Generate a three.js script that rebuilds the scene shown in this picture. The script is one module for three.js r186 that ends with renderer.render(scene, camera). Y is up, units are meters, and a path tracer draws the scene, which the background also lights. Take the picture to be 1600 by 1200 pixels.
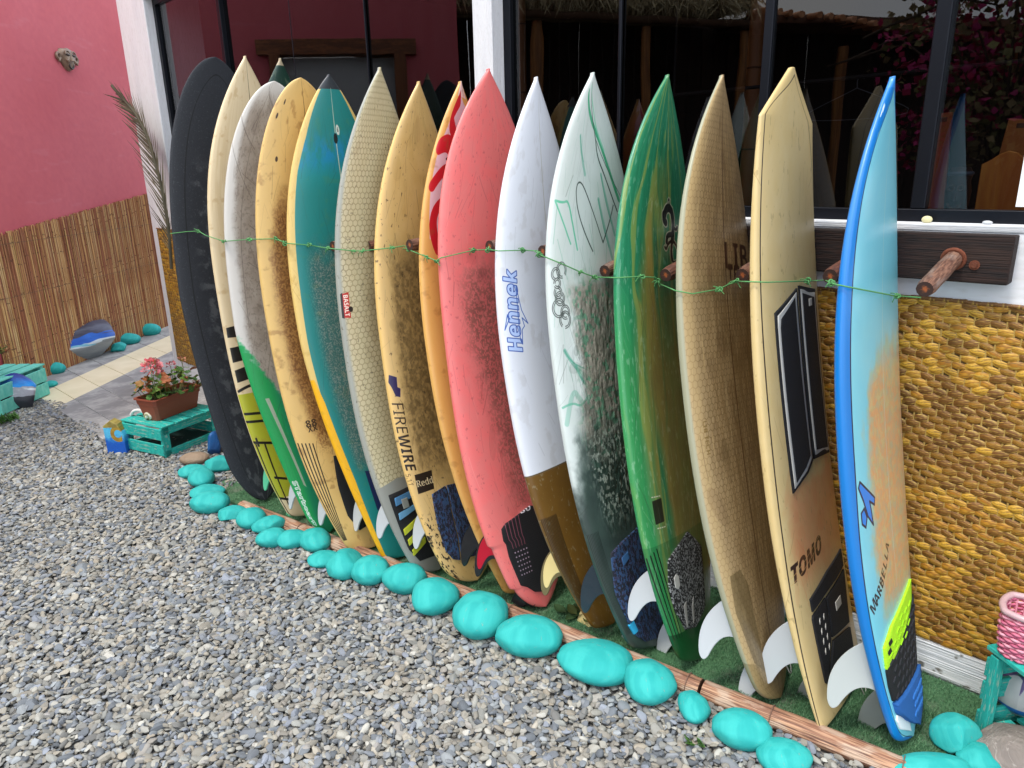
import * as THREE from 'three';
import { mergeGeometries, mergeVertices, toCreasedNormals } from 'three/addons/utils/BufferGeometryUtils.js';
import { RoundedBoxGeometry } from 'three/addons/geometries/RoundedBoxGeometry.js';

// ---------------------------------------------------------------- camera, sky, sun, exposure
const V3 = (x, y, z) => new THREE.Vector3(x, y, z);
const FOC = 1118, PX = 800, PY = 600;                    // focal length and centre, in pixels of the 1600 x 1200 photograph
const eye = V3(0, 1.55, 2.283);
const toLeft = V3(-437 - PX, 295 - PY, FOC).normalize(); // where lines along the shop wall vanish
const toWall = V3(1900 - PX, 243 - PY, FOC).normalize(); // where lines square to the shop wall vanish
const cX = toLeft.clone().negate();
const cZ = toWall.clone().addScaledVector(toLeft, -toWall.dot(toLeft)).normalize().negate();
const cY = cZ.clone().cross(cX);
const right = V3(cX.x, cY.x, cZ.x), down = V3(cX.y, cY.y, cZ.y), ahead = V3(cX.z, cY.z, cZ.z);
const camera = new THREE.PerspectiveCamera(2 * Math.atan(PY / FOC) * 180 / Math.PI, 4 / 3, 0.05, 300);
camera.position.copy(eye);
camera.quaternion.setFromRotationMatrix(new THREE.Matrix4().makeBasis(right, down.clone().negate(), ahead.clone().negate()));
camera.updateMatrixWorld();
const rayTo = (px, py) => right.clone().multiplyScalar(px - PX).addScaledVector(down, py - PY).addScaledVector(ahead, FOC);
const ground = (px, py, y = 0) => { const r = rayTo(px, py); return eye.clone().addScaledVector(r, (y - eye.y) / r.y); };
const onZ = (px, py, z) => { const r = rayTo(px, py); return eye.clone().addScaledVector(r, (z - eye.z) / r.z); };
const onX = (px, py, x) => { const r = rayTo(px, py); return eye.clone().addScaledVector(r, (x - eye.x) / r.x); };
const pixelOf = (P) => { const q = P.clone().sub(eye); const d = q.dot(ahead); return [PX + FOC * q.dot(right) / d, PY + FOC * q.dot(down) / d, d]; };

const scene = new THREE.Scene();
const renderer = new THREE.WebGLRenderer({ antialias: true });
renderer.toneMapping = THREE.LinearToneMapping;
renderer.toneMappingExposure = 2.12;
renderer.shadowMap.enabled = true;

// random numbers and noise
function rng(seed) { let a = seed >>> 0; return () => { a = (a + 0x6D2B79F5) | 0; let t = Math.imul(a ^ (a >>> 15), 1 | a); t = (t + Math.imul(t ^ (t >>> 7), 61 | t)) ^ t; return ((t ^ (t >>> 14)) >>> 0) / 4294967296; }; }
const lerp = (a, b, t) => a + (b - a) * t, clamp = (x, a = 0, b = 1) => Math.min(b, Math.max(a, x));
const smooth = (a, b, x) => { const t = clamp((x - a) / (b - a)); return t * t * (3 - 2 * t); };
const LAT = (() => { const r = rng(77), t = new Float32Array(256 * 256); for (let i = 0; i < t.length; i++) t[i] = r(); return t; })();
function noise(x, y) { const i = Math.floor(x), j = Math.floor(y); let u = x - i, v = y - j; u = u * u * (3 - 2 * u); v = v * v * (3 - 2 * v);
  const a = i & 255, b = (i + 1) & 255, c = (j & 255) << 8, d = ((j + 1) & 255) << 8;
  return lerp(lerp(LAT[c + a], LAT[c + b], u), lerp(LAT[d + a], LAT[d + b], u), v); }
function fbm(x, y, o = 4) { let s = 0, a = 0.5, n = 0; for (let k = 0; k < o; k++) { s += a * noise(x, y); n += a; x = x * 2.03 + 17.1; y = y * 2.03 + 5.3; a *= 0.5; } return s / n; }
const noise3 = (x, y, z) => (noise(x + 3.1 * z, y - 2.7 * z) + noise(y * 1.03 + 40.7 + z, z * 1.01 + x * 0.31) + noise(z + 91.3, x + y * 0.37 + 12.9)) / 3;

// hazy bright sky
{
  const w = 256, h = 128, d = new Float32Array(w * h * 4);
  for (let j = 0; j < h; j++) for (let i = 0; i < w; i++) {
    const el = (j + 0.5) / h * Math.PI - Math.PI / 2, az = (i / w) * 2 * Math.PI;
    const up = Math.sin(el), cl = fbm(4 + Math.cos(az) * Math.cos(el) * 2.2, 4 + Math.sin(az) * Math.cos(el) * 2.2 + up, 4);
    const c = smooth(0.35, 0.7, cl), g = up > 0 ? 0.85 + 0.35 * up : 0.32;
    const k = (j * w + i) * 4;
    d[k] = g * lerp(0.78, 1.02, c); d[k + 1] = g * lerp(0.9, 1.02, c); d[k + 2] = g * lerp(1.1, 1.03, c); d[k + 3] = 1;
  }
  const t = new THREE.DataTexture(d, w, h, THREE.RGBAFormat, THREE.FloatType);
  t.mapping = THREE.EquirectangularReflectionMapping; t.magFilter = t.minFilter = THREE.LinearFilter; t.needsUpdate = true;
  scene.background = t; scene.environment = t;
  scene.backgroundIntensity = 1.0; scene.environmentIntensity = 1.0;
}
const sun = new THREE.DirectionalLight(new THREE.Color(1, 0.95, 0.86), 1.2);
sun.position.set(-2.6, 8.5, 4.6); sun.target.position.set(-2, 0, 0.5);
sun.castShadow = true; sun.shadow.radius = 20; sun.shadow.mapSize.set(2048, 2048);
Object.assign(sun.shadow.camera, { left: -9, right: 9, top: 9, bottom: -9, near: 0.1, far: 40 });
scene.add(sun, sun.target); sun.name = 'sun';

// ---------------------------------------------------------------- naming helpers
const taken = {};
function numbered(n) { const k = taken[n] = (taken[n] ?? -1) + 1; return k ? `${n}_${String(k).padStart(3, '0')}` : n; }
function tag(o, label, category, group) { o.userData.label = label; o.userData.category = category; if (group) o.userData.group = group; return o; }
function thing(name, label, category, p = V3(0, 0, 0), turn = 0, group) { const o = new THREE.Group(); o.name = numbered(name); o.position.copy(p); o.rotation.y = turn; scene.add(o); return tag(o, label, category, group); }
function part(name, g, m, parent, p, rot) { const o = new THREE.Mesh(g, m); o.name = name; if (p) o.position.set(...(p.isVector3 ? [p.x, p.y, p.z] : p)); if (rot) o.rotation.set(...rot); parent.add(o); return o; }
function struct(name, g, m) { const o = new THREE.Mesh(g, m); o.name = name; o.userData.kind = 'structure'; scene.add(o); return o; }
function solo(name, g, m, label, category, group) { const o = new THREE.Mesh(g, m); o.name = numbered(name); scene.add(o); return tag(o, label, category, group); }

// ---------------------------------------------------------------- geometry helpers
const box = (w, h, d, r = 0.002) => r > 0 ? new RoundedBoxGeometry(w, h, d, 1, Math.min(r, w / 2.1, h / 2.1, d / 2.1)) : new THREE.BoxGeometry(w, h, d);
const at = (g, x, y, z, rx = 0, ry = 0, rz = 0) => { if (rx) g.rotateX(rx); if (ry) g.rotateY(ry); if (rz) g.rotateZ(rz); return g.translate(x, y, z); };
const plain = (g) => { let q = g.index ? g.toNonIndexed() : g; for (const k of Object.keys(q.attributes)) if (!['position', 'normal', 'uv'].includes(k)) q.deleteAttribute(k); if (!q.attributes.uv) q.setAttribute('uv', new THREE.BufferAttribute(new Float32Array(q.attributes.position.count * 2), 2)); if (!q.attributes.normal) q.computeVertexNormals(); return q; };
const merge = (l) => mergeGeometries(l.map(plain));
const tube = (pts, r, seg = 24, sides = 7) => new THREE.TubeGeometry(new THREE.CatmullRomCurve3(pts), seg, r, sides, false);
function stick(a, b, r0, r1 = r0, sides = 8) { const d = b.clone().sub(a), g = new THREE.CylinderGeometry(r1, r0, d.length(), sides, 1); g.translate(0, d.length() / 2, 0); g.applyQuaternion(new THREE.Quaternion().setFromUnitVectors(V3(0, 1, 0), d.normalize())); return g.translate(a.x, a.y, a.z); }
// quads over a grid of points P[i][j] with uv
function sheet(P, UV, close = false) {
  const n = P.length, m = P[0].length, pos = [], uv = [], idx = [];
  for (let i = 0; i < n; i++) for (let j = 0; j < m; j++) { pos.push(P[i][j].x, P[i][j].y, P[i][j].z); uv.push(...UV[i][j]); }
  for (let i = 0; i < n - 1; i++) for (let j = 0; j < m - 1; j++) { const a = i * m + j; idx.push(a, a + 1, a + m, a + 1, a + m + 1, a + m); }
  if (close) for (let i = 0; i < n - 1; i++) { const a = i * m + m - 1, b = i * m; idx.push(a, b, a + m, b, b + m, a + m); }
  const g = new THREE.BufferGeometry(); g.setAttribute('position', new THREE.Float32BufferAttribute(pos, 3)); g.setAttribute('uv', new THREE.Float32BufferAttribute(uv, 2)); g.setIndex(idx); g.computeVertexNormals(); return g;
}

// ---------------------------------------------------------------- textures and materials
const hex = (c) => [(c >> 16) & 255, (c >> 8) & 255, c & 255];
const mix3 = (a, b, t) => [lerp(a[0], b[0], t), lerp(a[1], b[1], t), lerp(a[2], b[2], t)];
function tex(w, h, fn, color = true, rep = true) {
  const d = new Uint8Array(w * h * 4);
  for (let j = 0; j < h; j++) for (let i = 0; i < w; i++) { const c = fn(i / w, j / h, i, j), k = (j * w + i) * 4; if (typeof c === 'number') d[k] = d[k + 1] = d[k + 2] = clamp(c) * 255; else { d[k] = clamp(c[0], 0, 255); d[k + 1] = clamp(c[1], 0, 255); d[k + 2] = clamp(c[2], 0, 255); } d[k + 3] = 255; }
  const t = new THREE.DataTexture(d, w, h); t.magFilter = THREE.LinearFilter; t.minFilter = THREE.LinearMipmapLinearFilter; t.generateMipmaps = true;
  if (rep) t.wrapS = t.wrapT = THREE.RepeatWrapping; if (color) t.colorSpace = THREE.SRGBColorSpace; t.needsUpdate = true; return t;
}
const std = (c, rough = 0.7, o = {}) => new THREE.MeshStandardMaterial({ color: c, roughness: rough, ...o });
const phys = (c, rough = 0.5, o = {}) => new THREE.MeshPhysicalMaterial({ color: c, roughness: rough, ...o });
const grainBump = tex(256, 256, (u, v, i, j) => fbm(i / 9, j / 9, 4), false);
const plasterBump = tex(512, 512, (u, v, i, j) => 0.6 * fbm(i / 40, j / 40, 4) + 0.4 * fbm(i / 5, j / 5, 3), false);
const woodTex = (a, b, c, seed, streak = 60) => tex(256, 512, (u, v, i, j) => { const g = fbm(i / 6 + seed, j / streak + seed, 4), k = fbm(i / 40 + seed, j / 90, 3); let r = mix3(hex(a), hex(b), smooth(0.25, 0.75, g)); return mix3(r, hex(c), 0.6 * smooth(0.5, 0.8, k)); });
const M = {};
M.turq = [0, 1, 2].map((k) => std(0xffffff, 0.78, { map: tex(256, 256, (u, v, i, j) => { const n = fbm(i / 30 + 50 * k, j / 30, 4), f = fbm(i / 3, j / 3 + 9 * k, 2), w = fbm(i / 13 + 9, j / 13 + 40 * k, 4); let c = mix3(hex(0x1f9f9b), hex(0x30aca6), smooth(0.3, 0.7, n)); c = mix3(c, hex(0x139fa0), 0.22 * smooth(0.55, 0.75, f)); return mix3(c, hex(0x9c9884), 0.6 * smooth(0.72, 0.76, w * 0.7 + 0.3 * f)); }) }));
M.crate = std(0xffffff, 0.75, { map: tex(256, 256, (u, v, i, j) => { const n = fbm(i / 5, j / 60, 4), w = fbm(i / 30 + 3, j / 30, 4), s = fbm(i / 7 + 31, j / 18, 3); let c = mix3(hex(0x159c92), hex(0x2db9aa), n); c = mix3(c, hex(0x0d7a76), 0.5 * smooth(0.55, 0.75, s)); return mix3(c, hex(0xa8b3a0), 0.75 * smooth(0.66, 0.74, w)); }), bumpMap: grainBump, bumpScale: 0.001 });
M.crateMint = std(0xffffff, 0.75, { map: tex(128, 128, (u, v, i, j) => mix3(hex(0x4fbfae), hex(0x8fdccb), fbm(i / 5, j / 40, 4))) });
M.darkgap = std(0x0b0b0b, 0.9);
// ---------------------------------------------------------------- the ground
const edgeZ = (x) => 0.80 - 0.142 * (x + 2.52);                       // bamboo edging between gravel and turf
struct('ground', at(new THREE.PlaneGeometry(240, 240), 0, -0.016, 0, -Math.PI / 2), std(0xffffff, 0.95, { map: (() => { const t = tex(256, 256, (u, v, i, j) => mix3(hex(0x5c5a57), hex(0x86847f), fbm(i / 3, j / 3, 4))); t.repeat.set(300, 300); return t; })() }));
// crushed stone
{
  const R = rng(5), variants = [];
  for (let k = 0; k < 12; k++) {
    const g0 = new THREE.IcosahedronGeometry(0.5, k < 6 ? 2 : 1); g0.deleteAttribute('normal'); g0.deleteAttribute('uv');
    const g = mergeVertices(g0, 1e-4), p = g.attributes.position, planes = [];
    for (let q = 0; q < (k < 6 ? 5 : 9); q++) planes.push([V3(R() - 0.5, R() - 0.5, R() - 0.5).normalize(), 0.26 + 0.16 * R()]);
    for (let i = 0; i < p.count; i++) {
      const v = V3(p.getX(i), p.getY(i), p.getZ(i)); v.multiplyScalar(0.85 + 0.35 * noise3(v.x * 2.3 + k * 7, v.y * 2.3, v.z * 2.3 + k));
      for (const [n, d] of planes) { const e = v.dot(n) - d; if (e > 0) v.addScaledVector(n, -e * (k < 6 ? 0.75 : 0.95)); }
      p.setXYZ(i, v.x, v.y * (0.36 + 0.05 * (k % 5)), v.z * (0.62 + 0.08 * (k % 4)));
    }
    variants.push(k < 6 ? (g.computeVertexNormals(), g) : toCreasedNormals(g, 0.5));
  }
  const pal = [0x82858a, 0x8d8d89, 0x72767d, 0x95938d, 0x686d74, 0x9d9a92, 0x7b7a76, 0x8a857c, 0x858a95, 0xaca9a2, 0x737270, 0x87827a, 0x62666c, 0x93979b, 0x8e8980, 0x787d83].map((c) => new THREE.Color(c));
  const mat = std(0xffffff, 0.85, { bumpMap: (() => { const t = grainBump.clone(); t.repeat.set(1, 1); t.needsUpdate = true; return t; })(), bumpScale: 0.001 });
  const lists = variants.map(() => []);
  const inGravel = (x, z) => { if (x > -3.45 ? z < edgeZ(x) + 0.035 : z < (x < -4.62 ? 0.97 + 0.05 * Math.sin(9 * x) : 0.3)) return false; return true; };
  const put = (x, z, size, y) => { lists[R() < 0.3 ? Math.floor(R() * 6) : 6 + Math.floor(R() * 6)].push([x, y, z, size]); };
  const seen = (x, z) => { const q = pixelOf(V3(x, 0, z)); return q[2] > 0.3 && q[0] > -620 && q[0] < 2100 && q[1] < 2000; };
  for (const [step, lo, hi, y0, y1] of [[0.018, 0.016, 0.025, -0.012, -0.005], [0.025, 0.024, 0.037, -0.009, -0.001], [0.029, 0.026, 0.050, -0.004, 0.004], [0.034, 0.017, 0.036, 0.002, 0.008]])
    for (let x = -7; x < 0.7; x += step) for (let z = 0.25; z < 3.6; z += step * 0.8) {
      const xx = x + (R() - 0.5) * step * 1.3, zz = z + (R() - 0.5) * step * 1.1;
      if (!inGravel(xx, zz) || !seen(xx, zz)) { R(); continue; }
      let s = lerp(lo, hi, R() * R()); if (R() < 0.02) s *= 1.45;
      put(xx, zz, s, lerp(y0, y1, R()));
    }
  const grp = new THREE.Group(); grp.name = 'gravel'; grp.userData.kind = 'stuff'; scene.add(grp);
  const mm = new THREE.Matrix4(), qq = new THREE.Quaternion(), ee = new THREE.Euler(), col = new THREE.Color();
  lists.forEach((l, k) => {
    const im = new THREE.InstancedMesh(variants[k], mat, l.length); im.name = 'pebbles';
    l.forEach(([x, y, z, s], i) => {
      ee.set((R() - 0.5) * 0.9, R() * 6.283, (R() - 0.5) * 0.9); qq.setFromEuler(ee);
      mm.compose(V3(x, y, z), qq, V3(s * (0.8 + 0.5 * R()), s * (0.8 + 0.4 * R()), s)); im.setMatrixAt(i, mm);
      const n = fbm(x * 1.3 + 20, z * 1.3 + 20, 2);
      col.copy(pal[Math.floor(R() * pal.length)]).multiplyScalar(0.80 + 0.34 * R()); col.r *= 0.99; col.b *= 0.98; if (R() < n * 0.22) col.lerp(new THREE.Color(0xa89c88), 0.45); im.setColorAt(i, col);
    });
    grp.add(im);
  });
  console.log('pebbles', lists.reduce((a, l) => a + l.length, 0));
}
// artificial turf strip under the boards
{
  const xs = [-3.55, -3.3, -2.9, -2.4, -1.8, -1.2, -0.6, 0, 0.9], sh = new THREE.Shape();
  sh.moveTo(-3.55, -0.02); for (const x of xs) sh.lineTo(x, -(edgeZ(x) - 0.02)); sh.lineTo(0.9, -0.02);
  const t = tex(512, 512, (u, v, i, j) => { const n = fbm(i / 60, j / 60, 4), f = fbm(i / 2.2, j / 2.2, 2); let c = mix3(hex(0x2c5236), hex(0x567f58), f); return mix3(c, hex(0x6d6f62), 0.65 * smooth(0.56, 0.75, n)); });
  struct('turf_base', at(new THREE.ExtrudeGeometry(sh, { depth: 0.03, bevelEnabled: false }), 0, -0.03, 0, -Math.PI / 2), std(0xffffff, 0.95, { map: t }));
  const R = rng(9), n = 150000, blade = new THREE.BufferGeometry();
  blade.setAttribute('position', new THREE.Float32BufferAttribute([-0.0009, 0, 0, 0.0009, 0, 0, 0.0006, 0.0055, 0.001, -0.0006, 0.0055, 0.001, 0, 0.01, 0.004], 3)); blade.setIndex([0, 1, 2, 0, 2, 3, 3, 2, 4]); blade.computeVertexNormals();
  const im = new THREE.InstancedMesh(blade, std(0xffffff, 0.8), n); im.name = 'turf_blades'; im.userData.kind = 'stuff';
  const mm = new THREE.Matrix4(), qq = new THREE.Quaternion(), c = new THREE.Color(); let k = 0;
  while (k < n) {
    const x = lerp(-3.5, 0.5, Math.pow(R(), 0.75)), z = R() * (edgeZ(x) - 0.02), wear = fbm(x * 3 + 9, z * 3 + 3, 3);
    if (R() < smooth(0.58, 0.7, wear) * 0.7) continue;
    qq.setFromEuler(new THREE.Euler((R() - 0.5) * 1.2, R() * 6.28, (R() - 0.5) * 1.2)); const s = 0.7 + 0.6 * R();
    mm.compose(V3(x, 0, z), qq, V3(s, s, s)); im.setMatrixAt(k, mm);
    c.set(0x3a6f48).lerp(new THREE.Color(0x7ea67c), R() * 0.8).multiplyScalar(0.75 + 0.3 * R()); im.setColorAt(k, c); k++;
  }
  im.userData.label = 'short green artificial grass under the row of surfboards'; im.userData.category = 'turf'; scene.add(im);
}
// cement planks of the path into the passage
{
  const mats = [0, 1, 2].map((k) => std(0xffffff, 0.85, { map: tex(512, 128, (u, v, i, j) => { const n = fbm(i / 60 + 30 * k, j / 20 + 7 * k, 5), f = fbm(i / 3, j / 3, 2); return mix3(mix3(hex(0x7c7c7d), hex(0xa9a8a6), n), hex(0xc2c1bd), 0.5 * smooth(0.5, 0.7, f * n * 2)); }), bumpMap: plasterBump, bumpScale: 0.001 }));
  const cream = std(0xffffff, 0.85, { map: tex(128, 128, (u, v, i, j) => mix3(hex(0xd8cba6), hex(0xeee2c4), fbm(i / 20, j / 20, 4))) });  // band of sunlight on the path, painted as a paler slab colour
  const path = new THREE.Group(); path.name = 'path'; path.userData.kind = 'structure'; scene.add(path);
  const zs = [1.0, 0.84, 0.6, 0.34, 0.08, -0.2, -0.5, -0.85, -1.2, -1.6];
  // the sunlit strip by the red wall, its light put into slab colour; wallX(z) is the foot of the wall
  const wallX = (z) => -6.79 + (z - 0.73) * (-1.16 / -1.33);
  let n = 0;
  for (let i = 0; i < zs.length - 1; i++) {
    const za = zs[i] - 0.004, zb = zs[i + 1] + 0.004;
    const slab = (x0a, x1a, x0b, x1b, m) => { const s = new THREE.Shape([[x0a, -za], [x1a, -za], [x1b, -zb], [x0b, -zb]].map((q) => new THREE.Vector2(...q))); const g = at(new THREE.ExtrudeGeometry(s, { depth: 0.05, bevelEnabled: true, bevelSize: 0.003, bevelThickness: 0.003, bevelSegments: 1 }), 0, -0.048, 0, -Math.PI / 2); part('slab', g, m, path); n++; };
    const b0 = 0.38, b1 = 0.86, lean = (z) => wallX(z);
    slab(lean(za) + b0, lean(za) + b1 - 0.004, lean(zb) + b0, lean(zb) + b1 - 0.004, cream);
    slab(lean(za) - 0.0, lean(za) + b0 - 0.004, lean(zb) - 0.0, lean(zb) + b0 - 0.004, mats[(i + 1) % 3]);
    let x = lean(za) + b1 + 0.004, xb = lean(zb) + b1 + 0.004; const cuts = [0.95 + 0.25 * ((i * 37) % 5) / 5, 2.2];
    const endX = i < 2 ? -4.72 : -4.2;
    const c1 = Math.min(x + cuts[0], endX);
    slab(x, c1 - 0.004, xb, c1 - 0.004, mats[i % 3]);
    if (c1 + 0.1 < endX) slab(c1 + 0.004, endX, c1 + 0.004, endX, mats[(i + 2) % 3]);
  }
}
// half bamboo poles edging the turf
{
  const bm = std(0xffffff, 0.7, { map: tex(256, 512, (u, v, i, j) => { const g = fbm(i / 3, j / 70, 4), k = fbm(i / 30 + 8, j / 60, 4); let c = mix3(hex(0x7d5440), hex(0xb98f70), smooth(0.25, 0.7, g)); c = mix3(c, hex(0xc9b7a4), 0.6 * smooth(0.5, 0.7, k)); return mix3(c, hex(0x4b3027), smooth(0.62, 0.75, fbm(i / 2.5 + 40, j / 90, 3)) * 0.8); }), bumpMap: tex(256, 256, (u, v, i, j) => fbm(i / 3, j / 60, 3), false), bumpScale: 0.003 });
  const poles = [[-3.15, -1.73, 'weathered bamboo edging pole, farthest, behind the small turquoise stones'], [-1.72, -0.86, 'weathered bamboo edging pole, middle length beside the big oval turquoise stones'], [-0.85, 0.35, 'weathered bamboo edging pole with a dark node, nearest the camera']];
  for (const [x0, x1, label] of poles) {
    const a = V3(x0, 0.012, edgeZ(x0)), b = V3(x1, 0.012, edgeZ(x1)), len = a.distanceTo(b), dir = b.clone().sub(a).normalize();
    const t = thing('bamboo_edging_pole', label, 'bamboo pole', a, Math.atan2(-dir.z, dir.x), 'bamboo poles edging the turf');
    const R = rng(Math.round(x0 * 100 + 999)); const nodes = []; for (let s = 0.12 + 0.1 * R(); s < len; s += 0.3 + 0.08 * R()) nodes.push(s);
    const P = [], U = []; const n = Math.round(len * 60);
    for (let i = 0; i <= n; i++) { const s = i / n * len; let r = 0.032 + 0.003 * noise(s * 5, x0 * 9); for (const q of nodes) r += 0.0045 * Math.exp(-(((s - q) / 0.008) ** 2)) - 0.002 * Math.exp(-(((s - q) / 0.035) ** 2)); const row = [], ur = []; for (let j = 0; j <= 14; j++) { const f = j / 14 * Math.PI * 2; row.push(V3(s, r * Math.sin(f) * 0.9, r * Math.cos(f))); ur.push([j / 14 * 0.8, s * 1.6]); } P.push(row); U.push(ur); }
    part('culm', sheet(P, U), bm, t);
    for (const e of [0, len]) part('cut_end', at(new THREE.CircleGeometry(0.031, 14), e, 0, 0, 0, e ? Math.PI / 2 : -Math.PI / 2), std(0x6b4a36, 0.9), t);
    for (const q of nodes) part('node', at(new THREE.TorusGeometry(0.0345, 0.0016, 6, 18), q, 0, 0, 0, Math.PI / 2), std(0x75584a, 0.85), t);
  }
}

// ---------------------------------------------------------------- the shop
const shop = thing('surf_shop', 'white walled shop with long dark windows behind the row of surfboards', 'building');
const white = std(0xffffff, 0.8, { map: tex(512, 512, (u, v, i, j) => { const n = fbm(i / 90, j / 90, 4), f = fbm(i / 4, j / 4, 2); return mix3(mix3(hex(0xd9dade), hex(0xe9e9ea), n), hex(0xc6c4c0), 0.35 * smooth(0.6, 0.75, f)); }), bumpMap: plasterBump, bumpScale: 0.003 });
const SILL = 1.385, TOPW = 2.75;
part('wall', at(box(6.8, SILL - 0.02 + 0.3, 0.16, 0), -2.2, (SILL - 0.02 - 0.3) / 2, -0.08), white, shop);
part('sill', at(box(6.8, 0.02, 0.165, 0.005), -2.2, SILL - 0.01, -0.0795), white, shop);
part('lintel', at(box(6.8, 0.6, 0.16, 0), -2.2, TOPW + 0.3, -0.08), white, shop);
part('pillar', at(box(0.112, TOPW - SILL, 0.15, 0.004), -2.284, (TOPW + SILL) / 2, -0.07), white, shop);
part('pillar', at(box(0.48, 3.65, 0.4, 0.008), -5.84, 1.525, -0.2), white, shop);
// flaking white paint of the plinth
part('plinth', at(box(6.6, 0.11, 0.014, 0.003), -2.2, 0.055, 0.007), std(0xffffff, 0.9, { map: tex(1024, 64, (u, v, i, j) => { const w = fbm(i / 4, j / 13, 5), e = fbm(i / 30 + 3, j / 60, 3); return mix3(mix3(hex(0xd5d8de), hex(0xe6e6e6), fbm(i / 6, j / 6, 3)), hex(0x77746d), smooth(0.63, 0.67, w * 0.65 + e * 0.4)); }), bumpMap: grainBump, bumpScale: 0.004 }), shop);
// dark room behind the glass
const roomDark = std(0x1a1512, 0.9), roomWood = std(0xffffff, 0.7, { map: woodTex(0x2a140c, 0x4a2416, 0x1a0c08, 5) });
part('room_wall', at(box(7.4, 3.5, 0.1, 0), -2.2, 1.33, -3.4), roomDark, shop);
part('room_wall', at(box(0.1, 3.5, 3.2, 0), -5.68, 1.33, -1.74), roomDark, shop);
part('room_wall', at(box(0.1, 3.5, 3.2, 0), 1.28, 1.33, -1.74), roomDark, shop);
part('room_floor', at(box(7.0, 0.1, 3.3, 0), -2.2, -0.06, -1.76), std(0x2b2320, 0.8), shop);
part('room_ceiling', at(box(7.4, 0.12, 3.4, 0), -2.2, 3.14, -1.72), roomDark, shop);
part('roof', at(box(7.6, 0.14, 3.75, 0.01), -2.2, 3.3, -1.72), std(0x8d8a85, 0.9), shop);
const alu = std(0x11141c, 0.4, { metalness: 0.6 });
const glass = phys(new THREE.Color(0.36, 0.36, 0.38), 0.0, { transmission: 1, thickness: 0, ior: 1.62, specularIntensity: 1, bumpMap: tex(128, 128, (u, v, i, j) => fbm(i / 34, j / 26, 2), false), bumpScale: 0.0003 });
function windowPart(x0, x1, bars) {
  const zW = -0.085, w = new THREE.Group(); w.name = 'window'; shop.add(w);
  const fr = [at(box(x1 - x0, 0.035, 0.05), (x0 + x1) / 2, SILL + 0.0175, zW), at(box(x1 - x0, 0.04, 0.05), (x0 + x1) / 2, TOPW - 0.02, zW)];
  for (const b of [x0 + 0.02, x1 - 0.02]) fr.push(at(box(0.04, TOPW - SILL - 0.075, 0.05), b, (TOPW + SILL) / 2 - 0.0025, zW));
  part('frame', merge(fr), alu, w);
  const xs = [x0 + 0.04, ...bars.map((b) => b[0]), x1 - 0.04];
  bars.forEach(([b, bw]) => part('mullion', at(box(bw, TOPW - SILL - 0.076, bw < 0.02 ? 0.014 : 0.04, 0.004), b, (TOPW + SILL) / 2 - 0.0025, zW + 0.001), alu, w));
  for (let i = 0; i < xs.length - 1; i++) part('pane', at(new THREE.PlaneGeometry(xs[i + 1] - xs[i], TOPW - SILL - 0.075), (xs[i] + xs[i + 1]) / 2, (TOPW + SILL) / 2 - 0.0025, zW + (i % 2 ? -0.008 : 0.006)), glass, w);
}
windowPart(-5.6, -2.34, [[-4.66, 0.04], [-3.87, 0.008], [-3.19, 0.008]]);
windowPart(-2.228, 1.2, [[-1.66, 0.014], [-1.09, 0.03], [-0.6, 0.04], [0.3, 0.03]]);
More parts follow.
